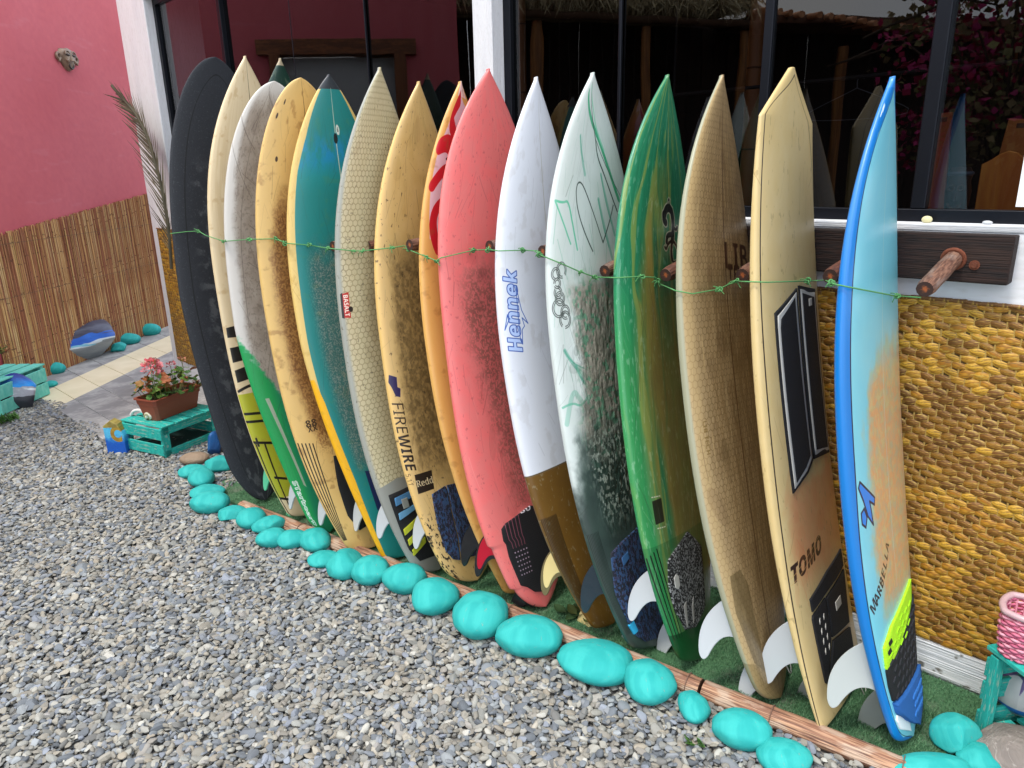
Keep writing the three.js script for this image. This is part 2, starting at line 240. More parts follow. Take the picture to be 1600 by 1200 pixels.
// things seen faintly behind the right-hand panes
{
  const ply = std(0xffffff, 0.6, { map: woodTex(0xb5651f, 0xd08a35, 0x8f4a15, 9, 120) });
  const s = new THREE.Shape(); s.moveTo(-0.36, 0); s.lineTo(0.5, 0); s.lineTo(0.5, 0.3); for (let k = 0; k <= 40; k++) { const x = 0.5 - k * 0.0215; s.lineTo(x, 0.255 + 0.018 * Math.sin(k * 0.9) + 0.02 * Math.sin(k * 0.37)); }
  const t = thing('plywood_counter', 'orange plywood counter front with a wavy top edge behind the right pane', 'counter', V3(-0.16, 1.285, -0.42));
  part('front', new THREE.ExtrudeGeometry(s, { depth: 0.02, bevelEnabled: true, bevelSize: 0.002, bevelThickness: 0.002, bevelSegments: 1 }), ply, t); part('cabinet', at(box(0.8, 1.28, 0.3), 0.1, -0.64, -0.1), roomWood, t); part('batten', at(box(0.5, 0.02, 0.02), 0.0, 0.012, 0.04), std(0xc8a070, 0.6), t);
  // carved figure
  const R = V3(-0.555, 1.39, -0.36), st = thing('carved_statue', 'small dark carved wooden face statue standing behind the right pane', 'statue', V3(-0.553, 1.362, -0.3)), dm = std(0x2a1d17, 0.45);
  const prof = [[0, 0], [0.034, 0], [0.036, 0.02], [0.028, 0.035], [0.033, 0.06], [0.036, 0.1], [0.03, 0.13], [0.034, 0.15], [0.026, 0.17], [0, 0.172]].map((q) => new THREE.Vector2(...q));
  part('body', new THREE.LatheGeometry(prof, 16), dm, st); for (const e of [-1, 1]) part('eye', at(new THREE.TorusGeometry(0.008, 0.003, 6, 12), e * 0.013, 0.11, 0.034), std(0x4a352a, 0.4), st);
  part('nose', at(new THREE.ConeGeometry(0.008, 0.03, 6), 0, 0.088, 0.036), dm, st); part('mouth', at(new THREE.TorusGeometry(0.016, 0.004, 6, 14, Math.PI), 0, 0.066, 0.03, 0, 0, Math.PI), std(0x5a4337, 0.4), st);
  part('headdress', at(new THREE.TorusGeometry(0.03, 0.007, 6, 16), 0, 0.152, 0, Math.PI / 2), std(0x44505e, 0.5), st);
  const sh = thing('display_shelf', 'dark display shelf under the carved statue inside the window', 'shelf', V3(-0.75, 1.35, -0.33)); part('board', at(box(1.2, 0.024, 0.24), -0.05, 0, 0), roomWood, sh); for (const e of [-0.4, 0.3]) part('bracket', at(box(0.03, 1.3, 0.2), e, -0.67, 0), roomWood, sh);
  // orange-brown planks leaning inside, and dark board
  for (const [x, h, tilt, c, label] of [[-0.66, 0.5, 0.05, 0x8a3f14, 'reddish wooden plank leaning inside the window left of the statue'], [-0.47, 0.47, -0.1, 0x9c5a1c, 'orange wooden plank leaning inside the window right of the statue']]) { const q = thing('leaning_plank', label, 'plank', V3(x, 1.2, -0.47)); part('board', at(box(0.07, h, 0.015), 0, h / 2, 0, 0.0, 0, tilt), std(c, 0.5), q); part('end_band', at(box(0.072, 0.015, 0.017), -h * tilt, h - 0.02, 0), std(0x4a2410, 0.6), q); }
  // hanger
  const hg = thing('coat_hanger', 'pale wire coat hanger hanging inside the dark window', 'hanger', V3(-1.02, 1.82, -0.7)); const w = std(0x50555a, 0.4, { metalness: 0.3 }), railM = std(0x1c1a19, 0.8);
  part('hook', tube([V3(0, 0, 0), V3(0, 0.03, 0), V3(0.012, 0.042, 0), V3(0.022, 0.03, 0)], 0.0018, 14, 5), w, hg); part('bar', tube([V3(0, 0, 0), V3(-0.19, -0.09, 0), V3(-0.18, -0.1, 0), V3(0.18, -0.1, 0), V3(0.19, -0.09, 0), V3(0, 0, 0)], 0.0018, 40, 5), w, hg);
  const rail = thing('clothes_rail', 'thin rail carrying the coat hanger inside the shop', 'rail'); part('bar', stick(V3(-1.9, 1.858, -0.7), V3(0.4, 1.858, -0.7), 0.007), railM, rail); for (const x of [-1.8, 0.3]) part('hanging_rod', stick(V3(x, 1.858, -0.7), V3(x, 3.1, -0.7), 0.005), railM, rail);
  // bamboo posts inside
  for (const [x, z, r, label] of [[-2.75, -0.75, 0.022, 'pale bamboo post inside the left window near the white pillar'], [-1.5, -0.85, 0.035, 'brown bamboo post inside the window behind the green board']]) { const q = thing('bamboo_post', label, 'post', V3(x, 0, z)); part('culm', at(new THREE.CylinderGeometry(r, r, 3, 10), 0, 1.5, 0), std(0x8a5526, 0.5), q); for (let y = 0.3; y < 3; y += 0.33) part('node', at(new THREE.TorusGeometry(r, 0.004, 6, 12), 0, y, 0, Math.PI / 2), std(0x5d3818, 0.6), q); }
  // sticker on the glass
  const sg = thing('window_sticker', 'white sticker with a red block on the right window pane', 'sticker', V3(-0.245, 1.505, -0.074)); part('paper', at(box(0.24, 0.15, 0.001, 0), 0, 0, 0), std(0xeeeeec, 0.5), sg); part('red_block', at(box(0.2, 0.05, 0.0012, 0), 0.008, -0.035, 0.0008), std(0xb5121f, 0.5), sg);
  solo('shell', at(new THREE.SphereGeometry(0.013, 10, 8).scale(1.1, 0.8, 0.9), -0.562, SILL + 0.009, -0.03), std(0xd8cfa0, 0.7), 'small cream shell lying on the white window sill', 'shell');
  solo('pebble', at(new THREE.SphereGeometry(0.009, 10, 8).scale(1.4, 0.6, 1), -0.415, SILL + 0.005, -0.03), std(0xbfc1c4, 0.7), 'small grey pebble lying on the white window sill', 'pebble');
}
// ---------------------------------------------------------------- surfboards
const SPEC = {
  black: { x0: -3.1794, z0: 0.777, a: 0.1592, c: 0.0762, psi: -0.0442, L: 2.0855, W: 0.5211, Rn: 0.1109, Rt: 0.0349, pn: 2.9976, pt: 1.3554, bt: 0.4484, q: 0.55, e: 0.12 },
  cream: { x0: -2.8837, z0: 0.7126, a: 0.1308, c: 0.0218, psi: -0.1151, L: 2.0364, W: 0.4977, Rn: 0.105, Rt: 0.0452, pn: 3.0305, pt: 2.5949, bt: 0.4058, q: 1, e: 0.02 },
  star: { x0: -2.6617, z0: 0.7435, a: 0.121, c: 0.0327, psi: 0.0934, L: 1.9062, W: 0.5189, Rn: 0.1231, Rt: 0.0457, pn: 2.9324, pt: 1.3886, bt: 0.2535, q: 0.6, e: 0.05 },
  yel: { x0: -2.4079, z0: 0.6929, a: 0.1398, c: -0.0045, psi: 0.0299, L: 1.9018, W: 0.5181, Rn: 0.1163, Rt: 0.0539, pn: 2.6356, pt: 2.3633, bt: 0.4167, q: 0.6, e: 0.02 },
  teal: { x0: -2.2317, z0: 0.6543, a: 0.179, c: 0.0085, psi: 0.0807, L: 1.9136, W: 0.5079, Rn: 0.1207, Rt: 0.0429, pn: 2.7604, pt: 1.4632, bt: 0.3703, q: 0.85, e: 0.02 },
  honey: { x0: -2.0611, z0: 0.6483, a: 0.1486, c: 0.0282, psi: -0.1172, L: 1.9181, W: 0.4995, Rn: 0.1152, Rt: 0.0596, pn: 2.7091, pt: 2.5184, bt: 0.3859, q: 1, e: 0.04 },
  fire: { x0: -1.8948, z0: 0.5975, a: 0.1882, c: 0.0589, psi: -0.0795, L: 1.8853, W: 0.5008, Rn: 0.1065, Rt: 0.0673, pn: 2.6602, pt: 2.6868, bt: 0.4462, q: 1, e: 0.06 },
  orange: { x0: -1.6914, z0: 0.5271, a: 0.1953, c: 0.0342, psi: -0.0753, L: 1.8653, W: 0.4958, Rn: 0.1062, Rt: 0.0508, pn: 2.6728, pt: 2.1592, bt: 0.3359, q: 1, e: 0.02 },
  pink: { x0: -1.5673, z0: 0.5473, a: 0.1862, c: 0.0614, psi: 0.0218, L: 1.9004, W: 0.5174, Rn: 0.0872, Rt: 0.0565, pn: 3.4201, pt: 2.5795, bt: 0.4348, q: 1, e: 0.06 },
  white: { x0: -1.3342, z0: 0.4726, a: 0.2013, c: 0.0058, psi: -0.055, L: 1.8503, W: 0.5046, Rn: 0.1064, Rt: 0.0699, pn: 2.6374, pt: 2.3859, bt: 0.3466, q: 1, e: 0.02 },
  scribble: { x0: -1.1356, z0: 0.4701, a: 0.2106, c: 0.0376, psi: -0.0071, L: 1.8507, W: 0.5009, Rn: 0.1031, Rt: 0.0504, pn: 3.1085, pt: 2.4561, bt: 0.4449, q: 1, e: 0.04 },
  green: { x0: -0.9696, z0: 0.4426, a: 0.221, c: 0.1086, psi: -0.0773, L: 1.8467, W: 0.5108, Rn: 0.1143, Rt: 0.0247, pn: 3.3674, pt: 2.467, bt: 0.3625, q: 1, e: 0.03 },
  lib: { x0: -0.715, z0: 0.4432, a: 0.259, c: 0.1142, psi: -0.0621, L: 1.8497, W: 0.5055, Rn: 0.1062, Rt: 0.0424, pn: 3.0241, pt: 2.281, bt: 0.3704, q: 1, e: 0.05 },
  tomo: { x0: -0.5832, z0: 0.3156, a: 0.1982, c: 0.0186, psi: -0.0589, L: 1.8151, W: 0.4894, Rn: 0.0831, Rt: 0.0581, pn: 2.2, pt: 2.3293, bt: 0.8088, q: 1, e: 0.004, tomo: true },
  blue: { x0: -0.3768, z0: 0.3427, a: 0.1923, c: 0.0457, psi: -0.035, L: 1.7638, W: 0.4948, Rn: 0.1037, Rt: 0.0402, pn: 2.9026, pt: 2.221, bt: 0.3992, q: 1, e: 0.04 },
};
const SW = 0.5;
function halfWidth(p, s) {
  let f;
  const x = clamp((s - SW) / (1 - SW)), y = clamp((SW - s) / SW), k = 0.93;
  if (s < SW) f = 1 - (1 - p.bt) * y ** p.pt;
  else if (p.tomo) { f = 1 - 0.22 * clamp((s - SW) / (k - SW)) ** 2; if (s > k) f *= 1 - (s - k) / (1 - k) * 0.93; }
  else f = Math.max(0.02, (1 - x ** p.pn) ** p.q);
  if (p.steps) for (const [q, d] of p.steps) if (s < q) f -= d * smooth(q, q - 0.004, s);
  const e = p.e; if (s < e) f *= Math.sqrt(clamp(1 - (1 - s / e) ** 2, 0.0025, 1));
  return f * p.W / 2;
}
const rocker = (p, s) => p.Rn * (Math.max(0, s - 0.42) / 0.58) ** 2.4 + p.Rt * (Math.max(0, 0.42 - s) / 0.42) ** 2;
const thick = (p, s) => 0.062 * (0.22 + 0.78 * clamp(1 - Math.abs((s - 0.47) / 0.53) ** 2.6));
const PH0 = -25 * Math.PI / 180, PH1 = 205 * Math.PI / 180;
function ring(p, s, ph) { const c = Math.cos(ph), n = Math.sin(ph), w = halfWidth(p, s), t = thick(p, s); return [w * Math.sign(c) * Math.abs(c) ** 0.85, (n > 0 ? 0.55 : 0.45) * t * Math.sign(n) * Math.abs(n) ** (n > 0 ? 0.9 : 0.6) + rocker(p, s)]; }
const QTAB = (() => { const n = 400, q = []; let L = 0, pv, pn; for (let i = 0; i <= n; i++) { const ph = lerp(PH0, PH1, i / n), c = Math.cos(ph), s = Math.sin(ph), v = 0.25 * Math.sign(c) * Math.abs(c) ** 0.85, m = (s > 0 ? 0.55 : 0.45) * 0.062 * Math.sign(s) * Math.abs(s) ** (s > 0 ? 0.9 : 0.6); if (i) L += Math.hypot(v - pv, m - pn); pv = v; pn = m; q.push(L); } return q.map((x) => 1 - 2 * x / L); })();
const qOf = (ph) => { const f = clamp((ph - PH0) / (PH1 - PH0)) * 400, i = Math.min(399, Math.floor(f)); return lerp(QTAB[i], QTAB[i + 1], f - i); };
const phOf = (q) => { let a = 0, b = 400; while (b - a > 1) { const m = (a + b) >> 1; if (QTAB[m] > q) a = m; else b = m; } return lerp(PH0, PH1, (a + (QTAB[a] - q) / Math.max(1e-9, QTAB[a] - QTAB[b])) / 400); };
function frameOf(p) {
  const U = V3(-Math.sin(p.a), 0, -Math.sin(p.c)); U.y = Math.sqrt(1 - U.x * U.x - U.z * U.z);
  const V = V3(Math.sin(p.psi), 0, -Math.cos(p.psi)); V.addScaledVector(U, -V.dot(U)).normalize();
  const N = U.clone().cross(V); if (N.x < 0) N.negate();
  return [U, V, N];
}
const S_AT = (() => { const s = []; for (const k of [0, 0.0006, 0.002, 0.004, 0.008, 0.013, 0.02, 0.03, 0.04, 0.052, 0.055, 0.06, 0.075, 0.09, 0.105, 0.12, 0.14, 0.144, 0.148, 0.152]) s.push(k); for (let k = 1; k <= 34; k++) s.push(0.152 + (0.9 - 0.152) * k / 34); for (const k of [0.915, 0.928, 0.93, 0.932, 0.945, 0.958, 0.968, 0.976, 0.983, 0.989, 0.994, 0.997, 0.999, 1]) s.push(k); return s; })();
const boards = {};
function noisePass(ctx, W, H, fn) { const im = ctx.getImageData(0, 0, W, H), d = im.data; for (let j = 0; j < H; j++) for (let i = 0; i < W; i++) { const k = (j * W + i) * 4, c = fn((i + 0.5) / W * 2 - 1, 1 - (j + 0.5) / H, [d[k], d[k + 1], d[k + 2]], i, j); d[k] = c[0]; d[k + 1] = c[1]; d[k + 2] = c[2]; } ctx.putImageData(im, 0, 0); }
const TW = 512, TH = 1536;
function makeBoard(key, name, label, opt) {
  const p = SPEC[key]; Object.assign(p, opt.shape ?? {});
  const [U, V, N] = frameOf(p);
  const local = (s, ph) => { const [v, n] = ring(p, s, ph); return U.clone().multiplyScalar(s * p.L).addScaledVector(V, v).addScaledVector(N, n); };
  let low = 9; for (const s of S_AT) for (let k = 0; k < 28; k++) low = Math.min(low, local(s, k / 28 * 6.2832).y);
  const org = V3(p.x0, 0.008 - low, p.z0);
  const root = thing(name, label, 'surfboard', org); if (opt.aim) { const tip = U.clone().multiplyScalar(p.L).addScaledVector(N, p.Rn).add(org), w = onZ(opt.aim[0], opt.aim[1], tip.z); p.L *= 1 + (w.y - tip.y) / p.L; root.position.x += w.x - tip.x; console.log('aim', tip.toArray(), w.toArray(), p.L); }
  const build = (phs, uvq) => {
    const P = [], UV = [];
    const row = (s, sc) => { const c = local(s, Math.PI / 2).add(local(s, -Math.PI / 2)).multiplyScalar(0.5); P.push(phs.map((f) => sc ? c.clone() : local(s, f))); UV.push(phs.map((f) => [uvq ? (qOf(f) + 1) / 2 : 0.5, s])); };
    row(0, true); for (const s of S_AT) row(s); row(1, true); return sheet(P, UV);
  };
  const phD = []; for (let k = 34; k >= 0; k--) phD.push(lerp(PH0, PH1, k / 34)); const phB = []; for (let k = 10; k >= 0; k--) phB.push(lerp(PH1, PH0 + 2 * Math.PI, k / 10));
  // deck art
  const cv = document.createElement('canvas'); cv.width = TW; cv.height = TH; const ctx = cv.getContext('2d');
  const X = (q) => (q + 1) / 2 * TW, Y = (s) => (1 - s) * TH;
  ctx.fillStyle = opt.base; ctx.fillRect(0, 0, TW, TH);
  const poly = (pts, fill, stroke, lw, closed = true) => { ctx.beginPath(); pts.forEach(([s, q], i) => i ? ctx.lineTo(X(q), Y(s)) : ctx.moveTo(X(q), Y(s))); if (closed) ctx.closePath(); if (fill) { ctx.fillStyle = fill; ctx.fill(); } if (stroke) { ctx.strokeStyle = stroke; ctx.lineWidth = lw; ctx.lineJoin = 'round'; ctx.lineCap = 'round'; ctx.stroke(); } };
  const curve = (pts, stroke, lw) => { ctx.beginPath(); ctx.moveTo(X(pts[0][1]), Y(pts[0][0])); for (let i = 1; i < pts.length - 1; i++) { const mx = (X(pts[i][1]) + X(pts[i + 1][1])) / 2, my = (Y(pts[i][0]) + Y(pts[i + 1][0])) / 2; ctx.quadraticCurveTo(X(pts[i][1]), Y(pts[i][0]), mx, my); } const e = pts[pts.length - 1]; ctx.lineTo(X(e[1]), Y(e[0])); ctx.strokeStyle = stroke; ctx.lineWidth = lw; ctx.lineCap = 'round'; ctx.lineJoin = 'round'; ctx.stroke(); };
  // a strip along the outer or inner rail: from the rail edge to q(s)
  const text = (str, s, q, ang, px, fill, o = {}) => { ctx.save(); ctx.translate(X(q), Y(s)); ctx.scale(1, 0.00105 / (p.L / TH) * 1); ctx.rotate(ang); if (o.skew) ctx.transform(1, 0, o.skew, 1, 0, 0); if (o.sx) ctx.scale(o.sx, 1); ctx.font = `${o.font ?? 'bold'} ${px}px ${o.family ?? 'sans-serif'}`; ctx.textAlign = o.align ?? 'center'; ctx.textBaseline = 'middle'; if (o.stroke) { ctx.strokeStyle = o.stroke; ctx.lineWidth = o.lw ?? 3; ctx.strokeText(str, 0, 0); } if (fill) { ctx.fillStyle = fill; ctx.fillText(str, 0, 0); } ctx.restore(); };
  const hexes = (size, color, lw, s0 = 0, s1 = 1) => { const sx = size / 0.00109, sy = size / (p.L / TH); ctx.strokeStyle = color; ctx.lineWidth = lw; for (let r = 0, y = Y(s1); y < Y(s0) + sy; y += sy * 0.866, r++) for (let x = (r % 2) * sx / 2 - sx; x < TW + sx; x += sx) { ctx.beginPath(); for (let k = 0; k < 6; k++) { const a = k * Math.PI / 3 + Math.PI / 6, xx = x + Math.cos(a) * sx * 0.577, yy = y + Math.sin(a) * sy * 0.577; k ? ctx.lineTo(xx, yy) : ctx.moveTo(xx, yy); } ctx.closePath(); ctx.stroke(); } };
  const scratch = (n, s0, s1, q0, q1, colr, seed, len = 0.05) => { const R = rng(seed); for (let k = 0; k < n; k++) { const s = lerp(s0, s1, R()), q = lerp(q0, q1, R()), a = (R() - 0.5) * 2, l = len * (0.3 + R()); curve([[s, q], [s - l * 0.5, q + a * 0.08 + 0.02 * (R() - 0.5)], [s - l, q + a * 0.16]], `rgba(${colr},${(0.08 + 0.3 * R()).toFixed(2)})`, 0.7 + 2.2 * R() * R()); } };
  const smear = (n, s0, s1, q0, q1, colr, seed) => { const R = rng(seed); for (let k = 0; k < n; k++) { const s = lerp(s0, s1, R()), q = lerp(q0, q1, R()); ctx.fillStyle = `rgba(${colr},${(0.04 + 0.1 * R()).toFixed(2)})`; ctx.beginPath(); ctx.ellipse(X(q), Y(s), 6 + 26 * R(), 14 + 60 * R() * R(), (R() - 0.5) * 1.2, 0, 7); ctx.fill(); } };
  const api = { scratch, smear, ctx, X, Y, poly, curve, text, hexes, pass: (fn) => noisePass(ctx, TW, TH, fn) };
  opt.art?.(api); opt.worn?.(api);
  const map = new THREE.CanvasTexture(cv); map.colorSpace = THREE.SRGBColorSpace;
  const mat = phys(0xffffff, opt.rough ?? 0.42, { map, clearcoat: opt.coat ?? 0.25, clearcoatRoughness: 0.25 });
  if (opt.bump) { mat.bumpMap = tex(256, 1024, (u, v) => opt.bump(u * 2 - 1, v), false, false); mat.bumpScale = opt.bumpScale ?? 0.002; }
  part('deck', build(phD, true), mat, root);
  part('bottom', build(phB, false), phys(opt.bottom ?? 0xcccccc, 0.4, { clearcoat: 0.3, clearcoatRoughness: 0.2 }), root);
  const deckAt = (s, q, h = 0) => { const ph = phOf(clamp(q, -0.97, 0.97)); const a = local(s, ph); if (!h) return a; const b = local(s, ph + 0.01), c = local(clamp(s + 0.004), ph), d = local(clamp(s - 0.004), ph); const n = b.sub(a).cross(c.sub(d)).normalize(); if (n.dot(N) < 0) n.negate(); return a.addScaledVector(n, h); };
  // a raised pad whose outline is given in (s, q), convex along s
  const pad = (nm, pts, h, m, rows = 22, cols = 14) => {
    let s0 = 9, s1 = -9; for (const [s] of pts) { s0 = Math.min(s0, s); s1 = Math.max(s1, s); }
    const cut = (s) => { let a = 9, b = -9; pts.forEach(([sa, qa], i) => { const [sb, qb] = pts[(i + 1) % pts.length]; if ((sa - s) * (sb - s) <= 0 && sa !== sb) { const q = lerp(qa, qb, (s - sa) / (sb - sa)); a = Math.min(a, q); b = Math.max(b, q); } }); return [a, b]; };
    const P = [], UV = [];
    for (let i = 0; i <= rows; i++) { const s = lerp(s0 + 1e-4, s1 - 1e-4, i / rows), [a, b] = cut(s), edge = i === 0 || i === rows, r = [], u = []; for (let j = -1; j <= cols + 1; j++) { const q = lerp(a, b, clamp(j / cols)); r.push(deckAt(s, q, j < 0 || j > cols ? -0.002 : h)); u.push([(q + 1) * 0.27, s * p.L]); } if (i === 0) { P.push(r.map((_, j) => deckAt(s, lerp(a, b, clamp((j - 1) / cols)), -0.002))); UV.push(u); } P.push(r); UV.push(u); if (i === rows) { P.push(r.map((_, j) => deckAt(s, lerp(a, b, clamp((j - 1) / cols)), -0.002))); UV.push(u); } }
    return part(nm, sheet(P, UV), m, root);
  };
  // a fin under the board: s of its front end, v as a share of the half width
  const fin = (s, vf, o = {}) => {
    const len = o.len ?? 0.115, h = o.h ?? 0.118, rk = o.rake ?? 0.07;
    const sh = new THREE.Shape(); sh.moveTo(0.012, -0.012); sh.lineTo(0, 0); sh.bezierCurveTo(-len * 0.22, h * 0.55, -len * 0.45 - rk * 0.4, h * 0.95, -len * 0.9 - rk * 0.75, h); sh.bezierCurveTo(-len - rk * 0.98, h * 0.99, -len - rk * 0.95, h * 0.9, -len - rk * 0.75, h * 0.8); sh.bezierCurveTo(-len - rk * 0.1, h * 0.55, -len * 0.85, h * 0.3, -len, 0); sh.lineTo(-len + 0.01, -0.012);
    const mk = (scale, d) => { const g = new THREE.ExtrudeGeometry(sh, { depth: d, bevelEnabled: true, bevelSize: 0.0016, bevelThickness: 0.0022, bevelSegments: 2, curveSegments: 14 }); g.translate(len * 0.5, -h * 0.4, -d / 2); g.scale(scale, scale, 1); return g.translate(-len * 0.5, h * 0.4, 0); };
    const w = halfWidth(p, s - 0.03), ph = -Math.acos(clamp(Math.abs(vf)) ** (1 / 0.85)), base = U.clone().multiplyScalar(s * p.L).addScaledVector(V, w * vf).addScaledVector(N, ring(p, s - 0.03, ph)[1]);
    const cant = (o.cant ?? 0.1) * Math.sign(vf), dirH = N.clone().negate().addScaledVector(V, Math.sin(cant)).normalize(), Uu = local(s, -1.2).sub(local(s - 0.06, -1.2)).normalize(), Z = Uu.clone().cross(dirH).normalize(), H2 = Z.clone().cross(Uu).normalize();
    const f = part('fin', mk(1, 0.0035), o.mat ?? finWhite, root); f.quaternion.setFromRotationMatrix(new THREE.Matrix4().makeBasis(Uu, H2, Z)); f.position.copy(base);
    if (o.inner) { part('fin_core', mk(0.78, 0.006), o.inner, f); }
    return f;
  };
  const loop = (s, q, c = 0xbfc0b8) => { const a = deckAt(s, q, 0.003), R = rng(Math.round(s * 1e4)); const pts = []; for (let k = 0; k <= 12; k++) { const f = k / 12 * Math.PI * 2; pts.push(a.clone().addScaledVector(U, -0.03 * (1 - Math.cos(f)) ).addScaledVector(V, 0.014 * Math.sin(f) + 0.004 * R()).addScaledVector(N, 0.012 + 0.012 * Math.sin(f / 2) * 1.6)); } return part('leash_loop', tube(pts, 0.0017, 40, 6), std(c, 0.9), root); };
  opt.extras?.({ pad, fin, loop, deckAt, p, root, U, V, N });
  boards[key] = root; return root;
}
const finWhite = phys(0xc9ced2, 0.35, { clearcoat: 0.3, transmission: 0.15, thickness: 0 }), finGrey = phys(0x8f968f, 0.4), finDark = phys(0x23303a, 0.3, { clearcoat: 0.4 }), finBlack = phys(0x14151a, 0.3, { clearcoat: 0.4 }), finMint = phys(0x5fc79b, 0.35, { transmission: 0.2, thickness: 0 });
const evaBump = tex(256, 256, (u, v, i, j) => ((i % 16) < 4 || (j % 32) < 3 ? 0.25 : 0.8) * (0.8 + 0.2 * noise(i / 2, j / 2)), false); evaBump.repeat.set(16, 16);
const eva = (c, o = {}) => std(c, 0.75, { bumpMap: evaBump, bumpScale: 0.002, ...o });
const evaBlack = eva(0x101116), evaBlue = eva(0x1f63b0), evaLime = eva(0xb5f01c);
const evaCamo = std(0xffffff, 0.7, { map: (() => { const t = tex(256, 256, (u, v, i, j) => { const n = fbm(i / 6, j / 6, 4); return n > 0.56 ? hex(0x8d8f90) : n > 0.52 ? hex(0x3e4043) : hex(0x121214); }); t.repeat.set(5, 5); return t; })(), bumpMap: evaBump, bumpScale: 0.0015 });
const evaNavy = std(0xffffff, 0.7, { map: (() => { const t = tex(256, 256, (u, v, i, j) => { const n = fbm(i / 9, j / 14, 4), m = fbm(i / 5 + 50, j / 9, 3); return n > 0.56 ? hex(0x2c4a72) : m > 0.6 ? hex(0x3a3a5c) : hex(0x0b1122); }); t.repeat.set(5, 5); return t; })(), bumpMap: evaBump, bumpScale: 0.0015 });
const N1 = (q, s, fq, fs, o = 4, k = 0) => fbm(q * fq + 37 + k, s * fs * 2.1 + 11 + 2 * k, o);
const wax = (rgb, dirt, amount) => mix3(rgb, dirt, clamp(amount));
const soil = (q, s, k) => smooth(0.62, 0.8, N1(q, s, 7, 26, 4, k)) * 0.35;

makeBoard('black', 'soft_top_surfboard', 'long black soft-top surfboard with a rounded nose, leftmost of the row', { base: '#1b1e24', bottom: 0x17191e, rough: 0.75, coat: 0,
  art: ({ poly, curve, pass }) => { pass((q, s, c) => { const g = N1(q, s, 160, 520, 2), sc = smooth(0.5, 0.72, N1(q, s, 9, 30, 5, 3)) * smooth(0.82, 0.7, s) * smooth(-0.65, -0.45, q); let r = mix3(c, hex(0x31363e), g * 0.7); r = mix3(r, hex(0x6d6f70), sc * 0.5); return mix3(r, hex(0x8b8d8f), smooth(0.76, 0.8, N1(q, s, 60, 200, 2, 9)) * 0.2); }); curve([[0.05, -0.5], [0.2, -0.66], [0.5, -0.7], [0.8, -0.66], [0.93, -0.5], [0.975, 0], [0.93, 0.5], [0.8, 0.66]], '#0c0d10', 4); } });
makeBoard('cream', 'surfboard', 'long cream surfboard with dark stringer, black squares and lime green tail', { base: '#dfcba4', bottom: 0xdcc8a2,
  art: ({ poly, curve, pass }) => {
    poly([[0.309, -0.9], [0.305, 0.5], [0.06, 0.5], [0.06, -0.9]], '#b3b52e');
    pass((q, s, c) => mix3(wax(c, hex(0xb08a55), soil(q, s, 1)), hex(0xc9ae80), 0.35 * smooth(0.4, 0.7, N1(q, s, 30, 8, 3, 4)) * smooth(0.75, 0.95, 1 - Math.abs(s - 0.75))));
    curve([[1, 0.02], [0, 0.02]], '#3a2a20', 5);
    for (const l of [[[0.454, -0.853], [0.458, -0.6], [0.432, -0.6], [0.433, -0.858]], [[0.411, -0.853], [0.413, -0.6], [0.382, -0.6], [0.379, -0.853]], [[0.362, -0.853], [0.369, -0.6], [0.34, -0.6], [0.335, -0.853]]]) poly(l, '#16130f');
    for (const l of [[[0.316, -0.87], [0.326, -0.7], [0.322, -0.5]], [[0.265, -0.87], [0.26, -0.6]], [[0.247, -0.88], [0.242, -0.6]], [[0.199, -0.88], [0.187, -0.5]], [[0.206, -0.82], [0.19, -0.82]]]) curve(l, '#15120f', 9);
    curve([[0.199, -0.86], [0.17, -0.85], [0.07, -0.868], [0.01, -0.85]], '#1a1612', 6); curve([[0.19, -0.7], [0.1, -0.7], [0.03, -0.72]], '#1a1612', 8); curve([[0.11, -0.75], [0.1, -0.5]], '#1a1612', 9); curve([[0.06, -0.85], [0.05, -0.6]], '#1a1612', 9);
  }, extras: ({ fin, loop }) => { fin(0.155, -0.62, { mat: finMint, len: 0.1, h: 0.1 }); fin(0.06, 0, { mat: finMint, len: 0.1, h: 0.1 }); } });
